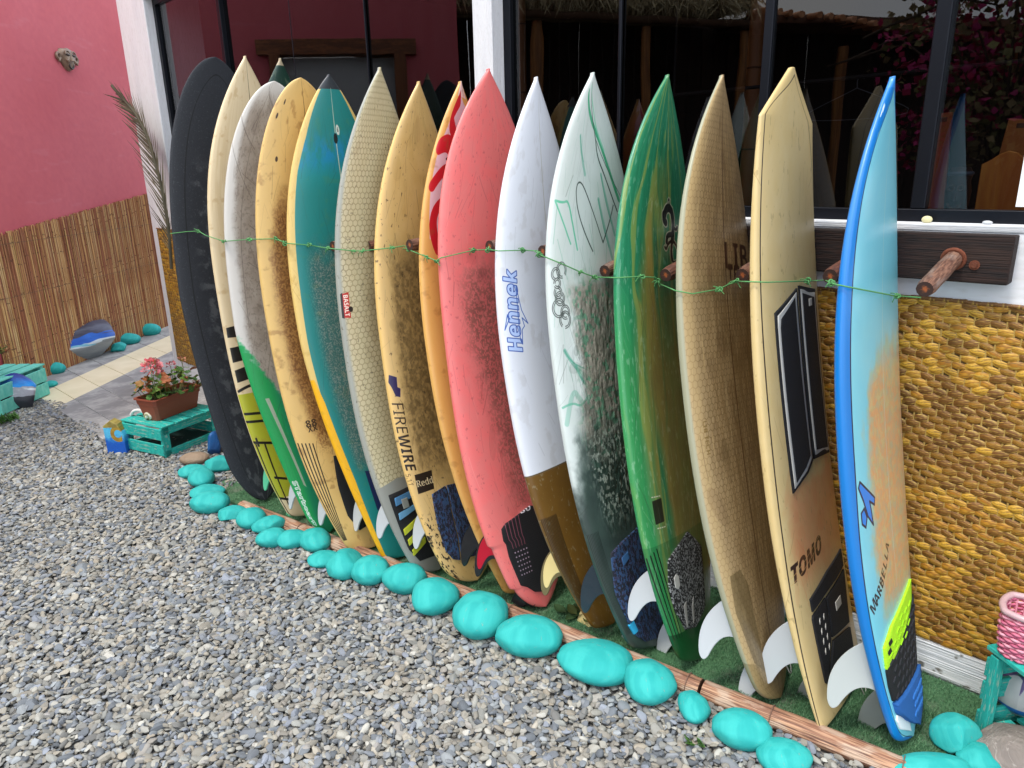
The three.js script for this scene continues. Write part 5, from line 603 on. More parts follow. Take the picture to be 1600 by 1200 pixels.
{ // ceramic mask on the red wall
  const c = onWall(103, 91, 0.0), k = 1 / 1118 * pixelOf(c)[2]; const m = thing('ceramic_mask', 'small bronze coloured ceramic face mask with big ears on the red wall', 'mask', c, wTurn + 0.0); const cl = std(0xffffff, 0.35, { map: tex(64, 64, (u, v, i, j) => mix3(hex(0x5f4a3d), hex(0xa58d74), fbm(i / 6, j / 6, 3))), metalness: 0.15 }), dk = std(0x3a2c26, 0.4);
  const s = 19 * k; const head = new THREE.SphereGeometry(1, 24, 18); const p = head.attributes.position; for (let i = 0; i < p.count; i++) { let [x, y, z] = [p.getX(i), p.getY(i), p.getZ(i)]; x *= y > 0 ? 1.05 : 1 - 0.25 * -y; y = y > 0.62 ? 0.62 + (y - 0.62) * 0.3 : y; p.setXYZ(i, x, y, Math.max(-0.05, z * 0.5)); } head.computeVertexNormals();
  part('head', head.scale(s, s, s), cl, m);
  for (const e of [-1, 1]) { part('ear', at(new THREE.TorusGeometry(s * 0.24, s * 0.12, 8, 14), e * s * 1.12, s * 0.02, s * 0.1), cl, m); part('ear_plug', at(new THREE.SphereGeometry(s * 0.12, 8, 8), e * s * 1.15, -s * 0.32, s * 0.15), cl, m); part('eye', at(new THREE.SphereGeometry(s * 0.17, 10, 8).scale(1.4, 0.6, 0.6), e * s * 0.38, s * 0.2, s * 0.47), dk, m); part('brow', at(new THREE.TorusGeometry(s * 0.3, s * 0.06, 6, 12, Math.PI), e * s * 0.4, s * 0.22, s * 0.44), cl, m); part('cheek', at(new THREE.SphereGeometry(s * 0.2, 10, 8).scale(1, 0.8, 0.6), e * s * 0.45, -s * 0.22, s * 0.4), cl, m); }
  part('nose', at(new THREE.ConeGeometry(s * 0.2, s * 0.5, 8), 0, s * 0.02, s * 0.5), cl, m); part('mouth', at(new THREE.TorusGeometry(s * 0.26, s * 0.08, 6, 14), 0, -s * 0.55, s * 0.36).scale(1, 1, 1), dk, m); part('headband', at(new THREE.TorusGeometry(s * 0.8, s * 0.09, 6, 20, Math.PI * 0.8), 0, -s * 0.12, s * 0.2, 0, 0, Math.PI * 0.1), cl, m);
}

// ---------------------------------------------------------------- stones
const stoneGeos = [];
{ const R = rng(17); for (let k = 0; k < 9; k++) { const g0 = new THREE.IcosahedronGeometry(0.5, 7); g0.deleteAttribute('normal'); g0.deleteAttribute('uv'); const g = mergeVertices(g0, 1e-5), p = g.attributes.position, ang = k >= 6, planes = []; for (let q = 0; q < (ang ? 11 : 3); q++) planes.push([V3(R() - 0.5, R() - 0.5, R() - 0.5).normalize(), (ang ? 0.36 : 0.43) + 0.05 * R()]); const uv = [];
  for (let i = 0; i < p.count; i++) { const v = V3(p.getX(i), p.getY(i), p.getZ(i)), u = v.clone(); v.multiplyScalar(0.9 + 0.22 * noise3(u.x * 1.7 + k * 5, u.y * 1.7, u.z * 1.7 + k)); const eg = 1 + (k % 3 - 1) * 0.16 * u.x * 2; v.y *= eg; v.z *= eg; for (const [n, d] of planes) { const e = v.dot(n) - d; if (e > 0) v.addScaledVector(n, -e * (ang ? 0.85 : 0.5)); } v.multiplyScalar(1 + 0.03 * (noise3(u.x * 9, u.y * 9, u.z * 9 + k) - 0.5) * (ang ? 1.6 : 1) + 0.012 * (noise3(u.x * 34, u.y * 34, u.z * 34 + k) - 0.5)); p.setXYZ(i, v.x, v.y, v.z); uv.push(u.x * 0.9 + 0.5, u.z * 0.9 + u.y * 0.9); }
  g.setAttribute('uv', new THREE.Float32BufferAttribute(uv, 2)); g.computeVertexNormals(); g.computeBoundingBox(); const b = g.boundingBox, c = b.getCenter(V3()), z = b.getSize(V3()); g.translate(-c.x, -b.min.y, -c.z); g.scale(1 / z.x, 1 / z.y, 1 / z.z); stoneGeos.push(g); } }
// a stone seen at pixel box centre (cx, cy), w x h pixels
function stone(cx, cy, w, h, kind, mat, name, label, category, group, o = {}) {
  const base = ground(cx, cy + h * 0.22, o.y ?? 0), d = pixelOf(base)[2] / FOC, el = Math.asin(clamp((eye.y - base.y) / base.distanceTo(eye), 0, 1));
  const W = w * d * 1.04, hp = h * d * 1.06; let D = Math.min(W * (o.deep ?? 0.8), hp / Math.sin(el) * 0.85), Hh = clamp(Math.sqrt(Math.max(0, hp * hp - (D * Math.sin(el)) ** 2)) / Math.cos(el), W * 0.28, W * (o.tall ?? 0.66)); D = Math.min(W * 1.4, Math.max(D, Math.sqrt(Math.max(0, hp * hp - (Hh * Math.cos(el)) ** 2)) / Math.sin(el)));
  const t = thing(name, label, category, base.clone().setY((o.y ?? 0) - Hh * 0.08 - 0.004), o.turn ?? Math.atan2(right.x === 0 ? 0 : -right.z, right.x) + (o.twist ?? 0), group);
  const m = part('rock', stoneGeos[kind], mat, t); m.scale.set(W, Hh, D); if (o.roll) m.rotation.z = o.roll; return t;
}
const ROWG = 'turquoise painted stones edging the gravel';
const rowStones = [
  [1225, 1183, 82, 52, 0, 'turquoise stone nearest the camera at the bottom edge of the row', 0], [1158, 1142, 88, 58, 1, 'oblong turquoise stone with a dent at its left side, beside the bamboo node', -0.25], [1084, 1099, 46, 62, 3, 'small upright egg-shaped turquoise stone near a weed in the gravel', 0], [1015, 1066, 77, 66, 3, 'big round turquoise stone below the green marbled board', 0], [928, 1034, 114, 66, 2, 'longest turquoise stone, slanting oval below the scribbled board', -0.3], [827, 997, 101, 62, 1, 'wide smooth turquoise stone in front of the brown tailed white board', -0.12], [751, 965, 86, 70, 4, 'large turquoise stone with worn grey underside in front of the coral pink tail', -0.25], [682, 935, 72, 56, 3, 'round turquoise stone in front of the Firewire board tail', 0], [632, 908, 70, 46, 5, 'dented turquoise stone in front of the honeycomb board tail', -0.2], [580, 894, 57, 45, 1, 'oval turquoise stone in front of the yellow railed teal board', 0.2], [541, 883, 58, 46, 7, 'angular block-like turquoise stone in the middle of the row', 0.4], [508, 874, 52, 26, 0, 'flat turquoise stone left of the angular block-like one', 0], [494, 846, 46, 38, 4, 'rounded turquoise stone under the STarboard lettering tail', 0.5], [459, 845, 48, 29, 0, 'narrow turquoise stone between two others below the cream board tail', 0.25], [425, 844, 46, 30, 2, 'slanting turquoise stone in front of a rough cracked one', 0.3], [421, 824, 50, 29, 8, 'rough cracked turquoise stone behind a slanting smooth one', 0.3], [394, 813, 44, 33, 4, 'plump turquoise stone in front of the black soft-top tail', 0.4], [364, 803, 46, 23, 6, 'low angular turquoise stone right of the big flat oval one', 0], [330, 789, 58, 34, 1, 'big flat oval turquoise stone at the left bend of the row', 0], [325, 769, 52, 22, 0, 'thin turquoise stone stacked behind the big flat oval one', 0], [316, 749, 38, 30, 4, 'tilted turquoise stone leaning to the right in the left bend', 0.5], [303, 738, 44, 21, 0, 'turquoise stone beside the brown oblong pebble', 0.1], [342, 729, 44, 27, 6, 'blocky turquoise stone touching the left edge of the black soft-top']];
rowStones.forEach(([x, y, w, h, k, label, tw], i) => stone(x, y, w, h, k, M.turq[i % 3], 'turquoise_stone', label, 'stone', ROWG, { twist: tw || 0 }));
for (const [x, y, w, h, k, label, o] of [[1490, 1152, 70, 56, 6, 'blocky turquoise stone standing on the turf left of the turquoise crate', { tall: 0.9 }], [1531, 1184, 72, 44, 7, 'angular turquoise stone below the blocky one at the bottom right', {}], [1452, 1200, 118, 34, 1, 'turquoise stone cut by the bottom edge of the photo near the right corner', {}]]) stone(x, y, w, h, k, M.turq[k % 3], 'turquoise_stone', label, 'stone', ROWG, o);
const FG = 'turquoise painted stones along the foot of the cane screen';
for (const [x, y, w, h, k, label] of [[86, 579, 32, 19, 1, 'oval turquoise stone between the mint crate and the big painted rock'], [81, 599, 16, 22, 3, 'small turquoise stone against the right side of the mint crate'], [233, 519, 34, 19, 2, 'turquoise stone by the cane screen nearest the white pillar'], [200, 533, 38, 18, 1, 'turquoise stone by the cane screen in the middle of its three neighbours'], [186, 545, 24, 16, 6, 'angular turquoise stone touching the right end of the big painted rock'], [247, 510, 14, 14, 3, 'tiny turquoise stone half hidden behind the wicker mat']]) stone(x, y, w, h, k, M.turq[1], 'turquoise_stone', label, 'stone', FG);
const tan = std(0xffffff, 0.8, { map: tex(128, 128, (u, v, i, j) => mix3(hex(0x7d6a58), hex(0x9f8a74), fbm(i / 20, j / 20, 4))), bumpMap: grainBump, bumpScale: 0.002 });
stone(305, 718, 43, 20, 1, tan, 'brown_pebble', 'oblong brown pebble in the gravel before the flower crate', 'stone', null);
const greyRock = std(0xffffff, 0.85, { map: tex(256, 256, (u, v, i, j) => { const n = fbm(i / 40, j / 40, 4), vn = Math.abs(fbm(i / 30 + 8, j / 30, 4) - 0.5); return mix3(mix3(hex(0x6d6560), hex(0x968b84), n), hex(0xb3aba4), smooth(0.025, 0.0, vn) * 0.6); }), bumpMap: grainBump, bumpScale: 0.004 });
stone(1585, 1168, 130, 66, 7, greyRock, 'grey_rock', 'flat grey-brown rock beside the turquoise crate at the lower right corner', 'rock', null);
for (const [x, y, w, h, l] of [[1545, 1192, 46, 22, 'small pale broken stone under the grey-brown rock'], [1580, 1203, 40, 20, 'small dark broken stone at the bottom edge under the grey-brown rock']]) stone(x, y, w, h, 6, greyRock, 'broken_stone', l, 'stone', null);
// painted rocks
const paintTex = (fn) => std(0xffffff, 0.5, { map: tex(256, 256, fn, true, false), bumpMap: grainBump, bumpScale: 0.002 });
function paintedRock(cx, cy, w, h, kind, fn, name, label, o = {}) { const t = stone(cx, cy, w, h, kind, M.turq[0], name, label, 'painted rock', null, o), m = t.children[0], g = m.geometry.clone(), p = g.attributes.position, uv = []; for (let i = 0; i < p.count; i++) uv.push(p.getX(i) + 0.5, clamp(p.getY(i) - 0.25 * p.getZ(i))); g.setAttribute('uv', new THREE.Float32BufferAttribute(uv, 2)); m.geometry = g; m.material = paintTex(fn); return t; }
paintedRock(136, 543, 94, 62, 8, (u, v) => { const n = fbm(u * 4 + 3, v * 5, 4), vv = v + 0.34 * (n - 0.5) - 0.16 * (u - 0.4); let c = mix3(hex(0x2b2c3c), hex(0x55566a), fbm(u * 9, v * 12 + 5, 4)); if (vv < 0.62) c = mix3(hex(0x1c4fae), hex(0x3a78d8), fbm(u * 12, v * 8, 3)); if (vv < 0.62 && u < 0.35) c = mix3(hex(0x5a4a72), hex(0x8d7a9c), n); if (vv < 0.42) c = mix3(hex(0xcfdbe2), hex(0x7fc0d8), smooth(0.5, 0.62, fbm(u * 4, v * 20, 3))); if (vv < 0.30 || (vv < 0.36 && u < 0.4)) c = mix3(hex(0x7d8488), hex(0xb7bcbc), fbm(u * 6 + 9, v * 9, 4)); return c; }, 'painted_rock', 'big boulder painted with a blue wave and white foam before the cane screen', { tall: 0.62, deep: 0.6, roll: 0.12 });
paintedRock(28, 624, 68, 58, 6, (u, v) => { const n = fbm(u * 5 + 13, v * 7, 4), vv = v + 0.2 * (n - 0.5) - 0.1 * u; let c = mix3(hex(0x1b2f86), hex(0x1f8fe0), smooth(0.9, 0.55, vv)); if (vv < 0.5) c = mix3(hex(0x9a9ba4), hex(0xdfe6ea), smooth(0.5, 0.65, fbm(u * 4, v * 26, 3))); if (vv < 0.3) c = mix3(hex(0x23252c), hex(0x45474f), n); return c; }, 'painted_rock', 'pointed rock painted blue over white beside the mint crate at the left edge', { tall: 0.95, deep: 0.6 });
{ // small painted brick standing by the crate
  const b = ground(184, 708), k = pixelOf(b)[2] / FOC; const t = thing('painted_stone_slab', 'upright stone slab painted blue with a yellow turtle-like swirl beside the flower crate', 'painted rock', b, 0.75);
  const sh = new THREE.Shape(); const W = 27 * k, H = 52 * k; sh.moveTo(-W / 2, 0); sh.lineTo(W * 0.5, 0); sh.lineTo(W * 0.5, H * 0.55); sh.lineTo(W * 0.25, H * 0.9); sh.lineTo(-W * 0.1, H); sh.lineTo(-W * 0.5, H * 0.85); sh.closePath(); const g = new THREE.ExtrudeGeometry(sh, { depth: 0.05, bevelEnabled: true, bevelSize: 0.006, bevelThickness: 0.006, bevelSegments: 2 }); const p = g.attributes.position, uv = []; for (let i = 0; i < p.count; i++) uv.push(p.getX(i) / W + 0.5, p.getY(i) / H); g.setAttribute('uv', new THREE.Float32BufferAttribute(uv, 2)); g.translate(0, 0, -0.05);
  part('slab', g, paintTex((u, v) => { const n = fbm(u * 6, v * 8, 3); let c = mix3(hex(0x1458b8), hex(0x55b8e0), smooth(0.3, 0.62, v + 0.2 * (n - 0.5))); const d = Math.abs(Math.hypot((u - 0.75) * 1.0, (v - 0.62) * 1.7) - 0.32); if (d < 0.11 && (u < 0.95)) c = mix3(hex(0xc2a23a), hex(0x8a6a2a), n); if (v > 0.82) c = mix3(hex(0x7a6a3a), hex(0xa99a4a), n); return c; }), t);
  stone(337, 699, 22, 40, 6, paintTex((u, v) => mix3(hex(0x0e3f78), hex(0x1f66a8), fbm(u * 5, v * 5, 3))), 'painted_stone', 'dark blue painted stone between the flower crate and the black soft-top', 'painted rock', null, { tall: 1.8 });
}
// ---------------------------------------------------------------- crates, flowers, pots
const slatBox = (w, h, d) => box(w, h, d, 0.003);
{ // low crate of the geranium, lying flat: corner nearest the camera at pixel (258, 717)
  const c0 = ground(258, 717), ca = ground(196, 703), cb = ground(340, 700), ux = ca.clone().sub(c0).setY(0), uz = cb.clone().sub(c0).setY(0); const lenA = ux.length(), H = onVertical(c0, 258, 669).y;
  function onVertical(p, px, py) { const r = rayTo(px, py); const k = Math.hypot(p.x - eye.x, p.z - eye.z) / Math.hypot(r.x, r.z); return eye.clone().addScaledVector(r, k); }
  ux.normalize(); const perp = V3(-ux.z, 0, ux.x); if (perp.dot(uz) < 0) perp.negate(); const lenB = 0.42, turn = Math.atan2(-ux.z, ux.x);
  const t = thing('flower_crate', 'low turquoise slatted crate on the gravel carrying the flower planter', 'crate', c0, turn), zs = Math.sign(perp.clone().applyAxisAngle(V3(0, 1, 0), -turn).z), L = lenA, D = lenB * zs;
  console.log('crate', L, H, turn, zs);
  const cx = L / 2, cz = D / 2;
  for (const y of [H * 0.2, H * 0.72]) { part('slat', at(slatBox(L, H * 0.36, 0.012), cx, y + 0.01, 0.004 * zs), M.crate, t); part('slat', at(slatBox(L, H * 0.36, 0.012), cx, y + 0.01, D - 0.004 * zs), M.crate, t); }
  for (const x of [0.008, L - 0.008]) { for (const y of [H * 0.11, H * 0.86]) part('slat', at(slatBox(0.014, H * 0.25, Math.abs(D) - 0.02), x, y, cz), M.crate, t); for (const z of [0.026 * zs + 0.004 * zs, D - 0.03 * zs]) part('post', at(slatBox(0.02, H * 0.98, 0.05), x + (x < 0.1 ? 0.003 : -0.003), H * 0.49, z), M.crate, t); }
  for (let i = 0; i < 4; i++) part('slat', at(slatBox(L + 0.012, 0.01, Math.abs(D) / 4 - 0.014), cx, H + 0.002, D * (i + 0.5) / 4), M.crate, t);
  part('inner_floor', at(slatBox(L - 0.03, 0.006, Math.abs(D) - 0.03), cx, 0.012, cz), std(0x123c3a, 0.9), t);
  // planter on top
  const top = H + 0.008, pc = t.localToWorld(V3(0.17, top, D * 0.52));
  const PW = 0.36, PD = 0.17, PH = 0.135, pot = thing('flower_planter', 'long terracotta brown plastic planter standing on the turquoise crate', 'planter', pc, turn + Math.PI / 2 + 0.06), tm = std(0x8a4632, 0.5), R = rng(71);
  const trough = (w0, d0, w1, d1, h) => { const P = [], U = []; for (const [w, d, y] of [[w0 * 0.94, d0 * 0.94, 0], [w0, d0, 0.002], [w1, d1, h * 0.72], [w1 + 0.008, d1 + 0.008, h * 0.735], [w1 + 0.012, d1 + 0.012, h * 0.94], [w1 + 0.03, d1 + 0.03, h * 0.95], [w1 + 0.03, d1 + 0.03, h], [w1 + 0.004, d1 + 0.004, h], [w1 - 0.01, d1 - 0.01, h * 0.7]]) { const r = [], u = []; for (const [a, b] of [[-1, -0.8], [-0.92, -1], [0, -1], [0.92, -1], [1, -0.8], [1, 0], [1, 0.8], [0.92, 1], [0, 1], [-0.92, 1], [-1, 0.8], [-1, 0], [-1, -0.8]]) { r.push(V3(a * w / 2, y, b * d / 2)); u.push([a, y]); } P.push(r); U.push(u); } return sheet(P, U); };
  part('pot', toCreasedNormals(trough(PW - 0.06, PD - 0.05, PW - 0.02, PD - 0.02, PH), 0.6), tm, pot); part('soil', at(box(PW - 0.04, 0.01, PD - 0.04, 0), 0, PH * 0.8, 0), std(0x2a1c14, 0.95), pot);
  // geranium
  const ger = thing('geranium', 'geranium with a round coral pink flower head and green and rusty leaves in the planter', 'flower', pc.clone().setY(pc.y + PH * 0.8), turn + Math.PI / 2 + 0.06);
  const leafM = [0x3f6a24, 0x5c7f2e, 0x2f5420, 0x86622e, 0x9c5a34, 0x6f8c3c].map((c) => std(c, 0.7)), stemM = std(0x6d7a3a, 0.7);
  const leafGeo = [0, 1, 2].map((k) => { const P = [], U = []; for (let i = 0; i <= 3; i++) { const r = [], u = []; for (let j = 0; j <= 18; j++) { const f = j / 18 * 6.0 + 0.14, rr = i / 3 * (1 + 0.14 * Math.cos(f * 7)) ; r.push(V3(rr * Math.cos(f), 0.16 * rr * rr * Math.sin(f * 3 + k) + 0.12 * rr, rr * Math.sin(f))); u.push([0, 0]); } P.push(r); U.push(u); } return sheet(P, U); });
  for (let k = 0; k < 95; k++) { const a = R() * 6.28, x = (R() - 0.5) * (PW + 0.02), z = (R() - 0.5) * PD * 1.35, hgt = 0.03 + 0.12 * R() * (1 - 0.3 * Math.abs(z) / PD); const l = part('leaf', leafGeo[k % 3], leafM[Math.floor(R() * 6)], ger, [x, hgt, z], [(R() - 0.5) * 1.5, R() * 6.28, (R() - 0.5) * 1.5]); const s = 0.014 + 0.016 * R(); l.scale.set(s, s, s); if (k % 3 === 0) part('stem', tube([V3(x * 0.6, -0.01, z * 0.5), V3(x * 0.9, hgt * 0.5, z * 0.9), V3(x, hgt, z)], 0.0018, 6, 5), stemM, ger); }
  const petalM = [0xf08e94, 0xf4a8ac, 0xe67880].map((c) => std(c, 0.7)), petal = (() => { const P = [], U = []; for (let i = 0; i <= 2; i++) { const r = [], u = []; for (let j = 0; j <= 4; j++) { const a = j / 4 * 2 - 1, l = i / 2; r.push(V3(a * 0.6 * Math.sin(l * 2.2 + 0.2), 0.25 * l * l + 0.1 * a * a, l)); u.push([0, 0]); } P.push(r); U.push(u); } return sheet(P, U); })();
  const head = (x, y, z, rad, n, mats) => { const h = new THREE.Group(); h.name = 'flower_head'; h.position.set(x, y, z); ger.add(h); for (let k = 0; k < n; k++) { const u = V3(R() - 0.5, R() - 0.25, R() - 0.5).normalize(); const q = part('petal', petal, mats[k % mats.length], h, u.clone().multiplyScalar(rad * (0.55 + 0.45 * R()))); q.quaternion.setFromUnitVectors(V3(0, 0, 1), u.clone().add(V3(R() - 0.5, R() - 0.5, R() - 0.5)).normalize()); const s = rad * 0.42; q.scale.set(s, s, s); } part('stem', tube([V3(-x * 0.2, -y - 0.02, -z * 0.2), V3(0, -y * 0.5, 0), V3(0, 0, 0)], 0.002, 8, 5), stemM, h); };
  head(0.07, 0.185, 0.02, 0.05, 120, petalM); head(-0.07, 0.165, 0.03, 0.026, 36, [std(0xc8747a, 0.8), std(0xb05a5c, 0.8)]); head(-0.13, 0.19, 0.0, 0.02, 24, [std(0xc98a78, 0.8), std(0xb5705f, 0.8)]); head(0.12, 0.225, -0.03, 0.018, 22, [std(0x9a7468, 0.8), std(0x8c6a50, 0.8)]); head(0.10, 0.25, -0.05, 0.014, 16, [std(0x9a7468, 0.8)]);
  // things lying on the crate
  const ws = stoneGeos[1].clone(); const p1 = t.localToWorld(V3(0.3, top + 0.0, D * 0.22)); const s1 = thing('driftwood_piece', 'bleached white driftwood piece leaning on the planter on the crate', 'driftwood', p1, turn + 0.3);
  part('branch', tube([V3(0.05, 0.006, 0), V3(0.03, 0.03, 0), V3(0, 0.036, 0.004), V3(-0.035, 0.022, 0.004), V3(-0.06, 0.004, 0)], 0.009, 24, 8).scale(1, 1, 1.4), std(0xd8d6d2, 0.8), s1);
  const p2 = t.localToWorld(V3(0.17, top, D * 0.15)); const s2 = thing('sea_snail_shell', 'round green and white painted shell beside the driftwood on the crate', 'shell', p2, turn); const sg = []; for (let k = 0; k < 26; k++) { const f = k * 0.5, r = 0.024 * Math.exp(-k * 0.055); sg.push(at(new THREE.SphereGeometry(r * 0.75, 8, 6), Math.cos(f) * r * 0.7, 0.024 + Math.sin(f) * r * 0.7, k * 0.0006)); } part('whorl', merge(sg), std(0xffffff, 0.5, { map: tex(64, 64, (u, v, i, j) => mix3(hex(0x6f7d3a), hex(0xd9d4c4), smooth(0.4, 0.6, fbm(i / 9, j / 9, 3)))) }), s2);
  const pb = thing('white_pebble', 'pale pebble lying on the soil of the planter', 'stone', pc.clone().add(V3(0.03, PH * 0.86, 0.05))); const wb = part('rock', stoneGeos[2], std(0xa8a79e, 0.8), pb); wb.scale.set(0.07, 0.025, 0.045);
}
{ // mint crate at the left edge with a plant behind
  const c = ground(80, 617).addScaledVector(wDir, 0.306).addScaledVector(wOut, -0.155); const t = thing('mint_crate', 'mint green slatted crate by the cane screen at the left edge', 'crate', c.clone().addScaledVector(wDir, 0.0), wTurn); const W = 0.5, H = 0.24, D = 0.3;
  for (const y of [0.06, 0.165]) { part('slat', at(slatBox(0.012, 0.095, D), -0.2, y, 0), M.crateMint, t); part('slat', at(slatBox(W, 0.095, 0.012), 0.05, y, D / 2), M.crateMint, t); part('slat', at(slatBox(W, 0.095, 0.012), 0.05, y, -D / 2), M.crateMint, t); part('slat', at(slatBox(0.012, 0.095, D), 0.3, y, 0), M.crateMint, t); }
  for (const z of [-0.11, 0, 0.11]) part('slat', at(slatBox(W + 0.02, 0.012, 0.085), 0.05, H, z), M.crateMint, t);
  for (const z of [-1, 1]) for (const x of [-0.185, 0.285]) part('post', at(slatBox(0.03, H - 0.008, 0.03), x, H / 2 - 0.005, z * (D / 2 - 0.022)), M.crateMint, t);
  // plant on it
  const pl = thing('potted_plant', 'sprawling yellow-green succulent plant on the mint crate at the left edge', 'plant', c.clone().addScaledVector(wDir, 0.12).setY(H + 0.008), 0), R = rng(83), lm = [0x6a6a24, 0x7f6a2a, 0x4d5a22, 0xa8803c, 0x8a4d30].map((q) => std(q, 0.7)); part('pot', new THREE.LatheGeometry([[0, 0], [0.06, 0], [0.075, 0.09], [0.08, 0.09], [0.08, 0.1], [0.068, 0.1], [0.06, 0.07], [0, 0.07]].map((q) => new THREE.Vector2(...q)), 20), std(0xbfc4c2, 0.5), pl);
  const lg = (() => { const P = [], U = []; for (let i = 0; i <= 4; i++) { const r = [], u = [], l = i / 4; for (let j = 0; j <= 4; j++) { const a = j / 4 * 2 - 1; r.push(V3(a * 0.35 * Math.sin(l * 2.9 + 0.12), 0.2 * l * l + 0.08 * a * a, l)); u.push([0, 0]); } P.push(r); U.push(u); } return sheet(P, U); })();
  for (let k = 0; k < 14; k++) { const a = R() * 6.28, l = 0.1 + 0.16 * R(), e = V3(Math.cos(a) * l * 0.8, 0.08 + l * 0.7 * R() + 0.05, Math.sin(a) * l * 0.8); part('stem', tube([V3(0, 0.06, 0), e.clone().multiplyScalar(0.5).add(V3(0, 0.06, 0)), e], 0.004, 8, 5), lm[2], pl); for (let q = 0; q < 8; q++) { const f = 0.35 + 0.65 * q / 7, o = part('leaf', lg, lm[Math.floor(R() * 5)], pl, V3(0, 0.06, 0).lerp(e, f).add(V3(0, 0.06 * (1 - f), 0)), [(R() - 0.5) * 1.6, R() * 6.28, 0]); const s = 0.03 + 0.03 * R(); o.scale.set(s, s, s); } }
  // low green weed by the gravel
  for (const [px, py, s, label] of [[8, 660, 0.09, 'low green weed at the left edge growing out of the gravel'], [1075, 1163, 0.035, 'tiny green weed sprouting in the gravel before the small upright turquoise stone'], [1093, 1164, 0.03, 'second tiny green weed sprouting right of the first in the gravel'], [1340, 1168, 0.03, 'tiny weed growing beside the bamboo edging at the bottom']]) { const w = thing('weed', label, 'weed', ground(px, py, 0.004)); const wm = [std(0x3f6b2a, 0.8), std(0x557f35, 0.8)]; const RR = rng(px + 7); for (let k = 0; k < (s > 0.05 ? 90 : 26); k++) { const a = RR() * 6.28, r = s * 0.7 * Math.sqrt(RR()); const o = part('leaf', lg, wm[k % 2], w, [Math.cos(a) * r * (s > 0.05 ? 1.3 : 0.4), RR() * s * 0.35, Math.sin(a) * r * (s > 0.05 ? 1.3 : 0.4)], [-0.5 - RR() * 0.7, a, 0]); const q = s * (0.35 + 0.4 * RR()); o.scale.set(q * 0.6, q, q); } }
  const sc = thing('leaf_litter', 'dark green leaf scrap lying on the turf below the brown tailed white board', 'leaf', ground(900, 962, 0.006)); for (let k = 0; k < 9; k++) { const o = part('leaf', lg, [std(0x27431c, 0.8), std(0x47521f, 0.8)][k % 2], sc, [(R() - 0.5) * 0.08, 0.006 + 0.012 * R(), (R() - 0.5) * 0.06], [(R() - 0.5) * 0.9, R() * 6.28, 0]); o.scale.setScalar(0.035 + 0.025 * R()); }
}
{ // dried palm frond leaning by the pillar
  const b = onZ(263, 356, 0.14), m1 = onZ(247, 270, 0.13), m2 = onZ(222, 195, 0.12), e = onZ(175, 134, 0.11); const t = thing('palm_frond', 'dried grey-green palm frond leaning against the white pillar behind the black board', 'palm frond', V3(0, 0, 0));
  const curve = new THREE.CatmullRomCurve3([onZ(268, 420, 0.15), b, m1, m2, e]); const fm = [std(0x5a5440, 0.8), std(0x6b6550, 0.8), std(0x4a4636, 0.8)]; part('rachis', new THREE.TubeGeometry(curve, 30, 0.012, 6), fm[2], t); const R = rng(91);
  const lg = (() => { const P = [], U = []; for (let i = 0; i <= 4; i++) { const l = i / 4, w = 0.5 * (1 - l ** 1.6) + 0.02; P.push([V3(-w, 0.3 * w, l), V3(0, 0, l), V3(w, 0.3 * w, l)]); U.push([[0, 0], [0, 0], [0, 0]]); } return sheet(P, U); })();
  for (let k = 0; k < 46; k++) { const f = 0.12 + 0.87 * k / 46, c = curve.getPoint(f), tg = curve.getTangent(f); for (const sd of [-1, 1]) { const side = V3(sd, 0, 0.12 * (R() - 0.5)); const len = (sd < 0 ? 0.42 : 0.3) * Math.sin(Math.PI * clamp(1.02 - f * 0.9, 0, 1)) ** 0.7 * (0.85 + 0.3 * R()) * (f > 0.9 ? 1.2 - f : 1) ; const dir = tg.clone().multiplyScalar(sd < 0 ? 0.5 : 0.95).addScaledVector(side, sd < 0 ? 0.62 : 0.32).addScaledVector(V3(0, 0, 1), 0.15 * (R() - 0.3)).normalize(); const o = part('leaflet', lg, fm[Math.floor(R() * 3)], t, c); const zx = dir, xx = V3(0, 0, 1).cross(zx).normalize(), yy = zx.clone().cross(xx); o.quaternion.setFromRotationMatrix(new THREE.Matrix4().makeBasis(xx, yy, zx)); o.scale.set(0.016, 0.016, len); } }
}
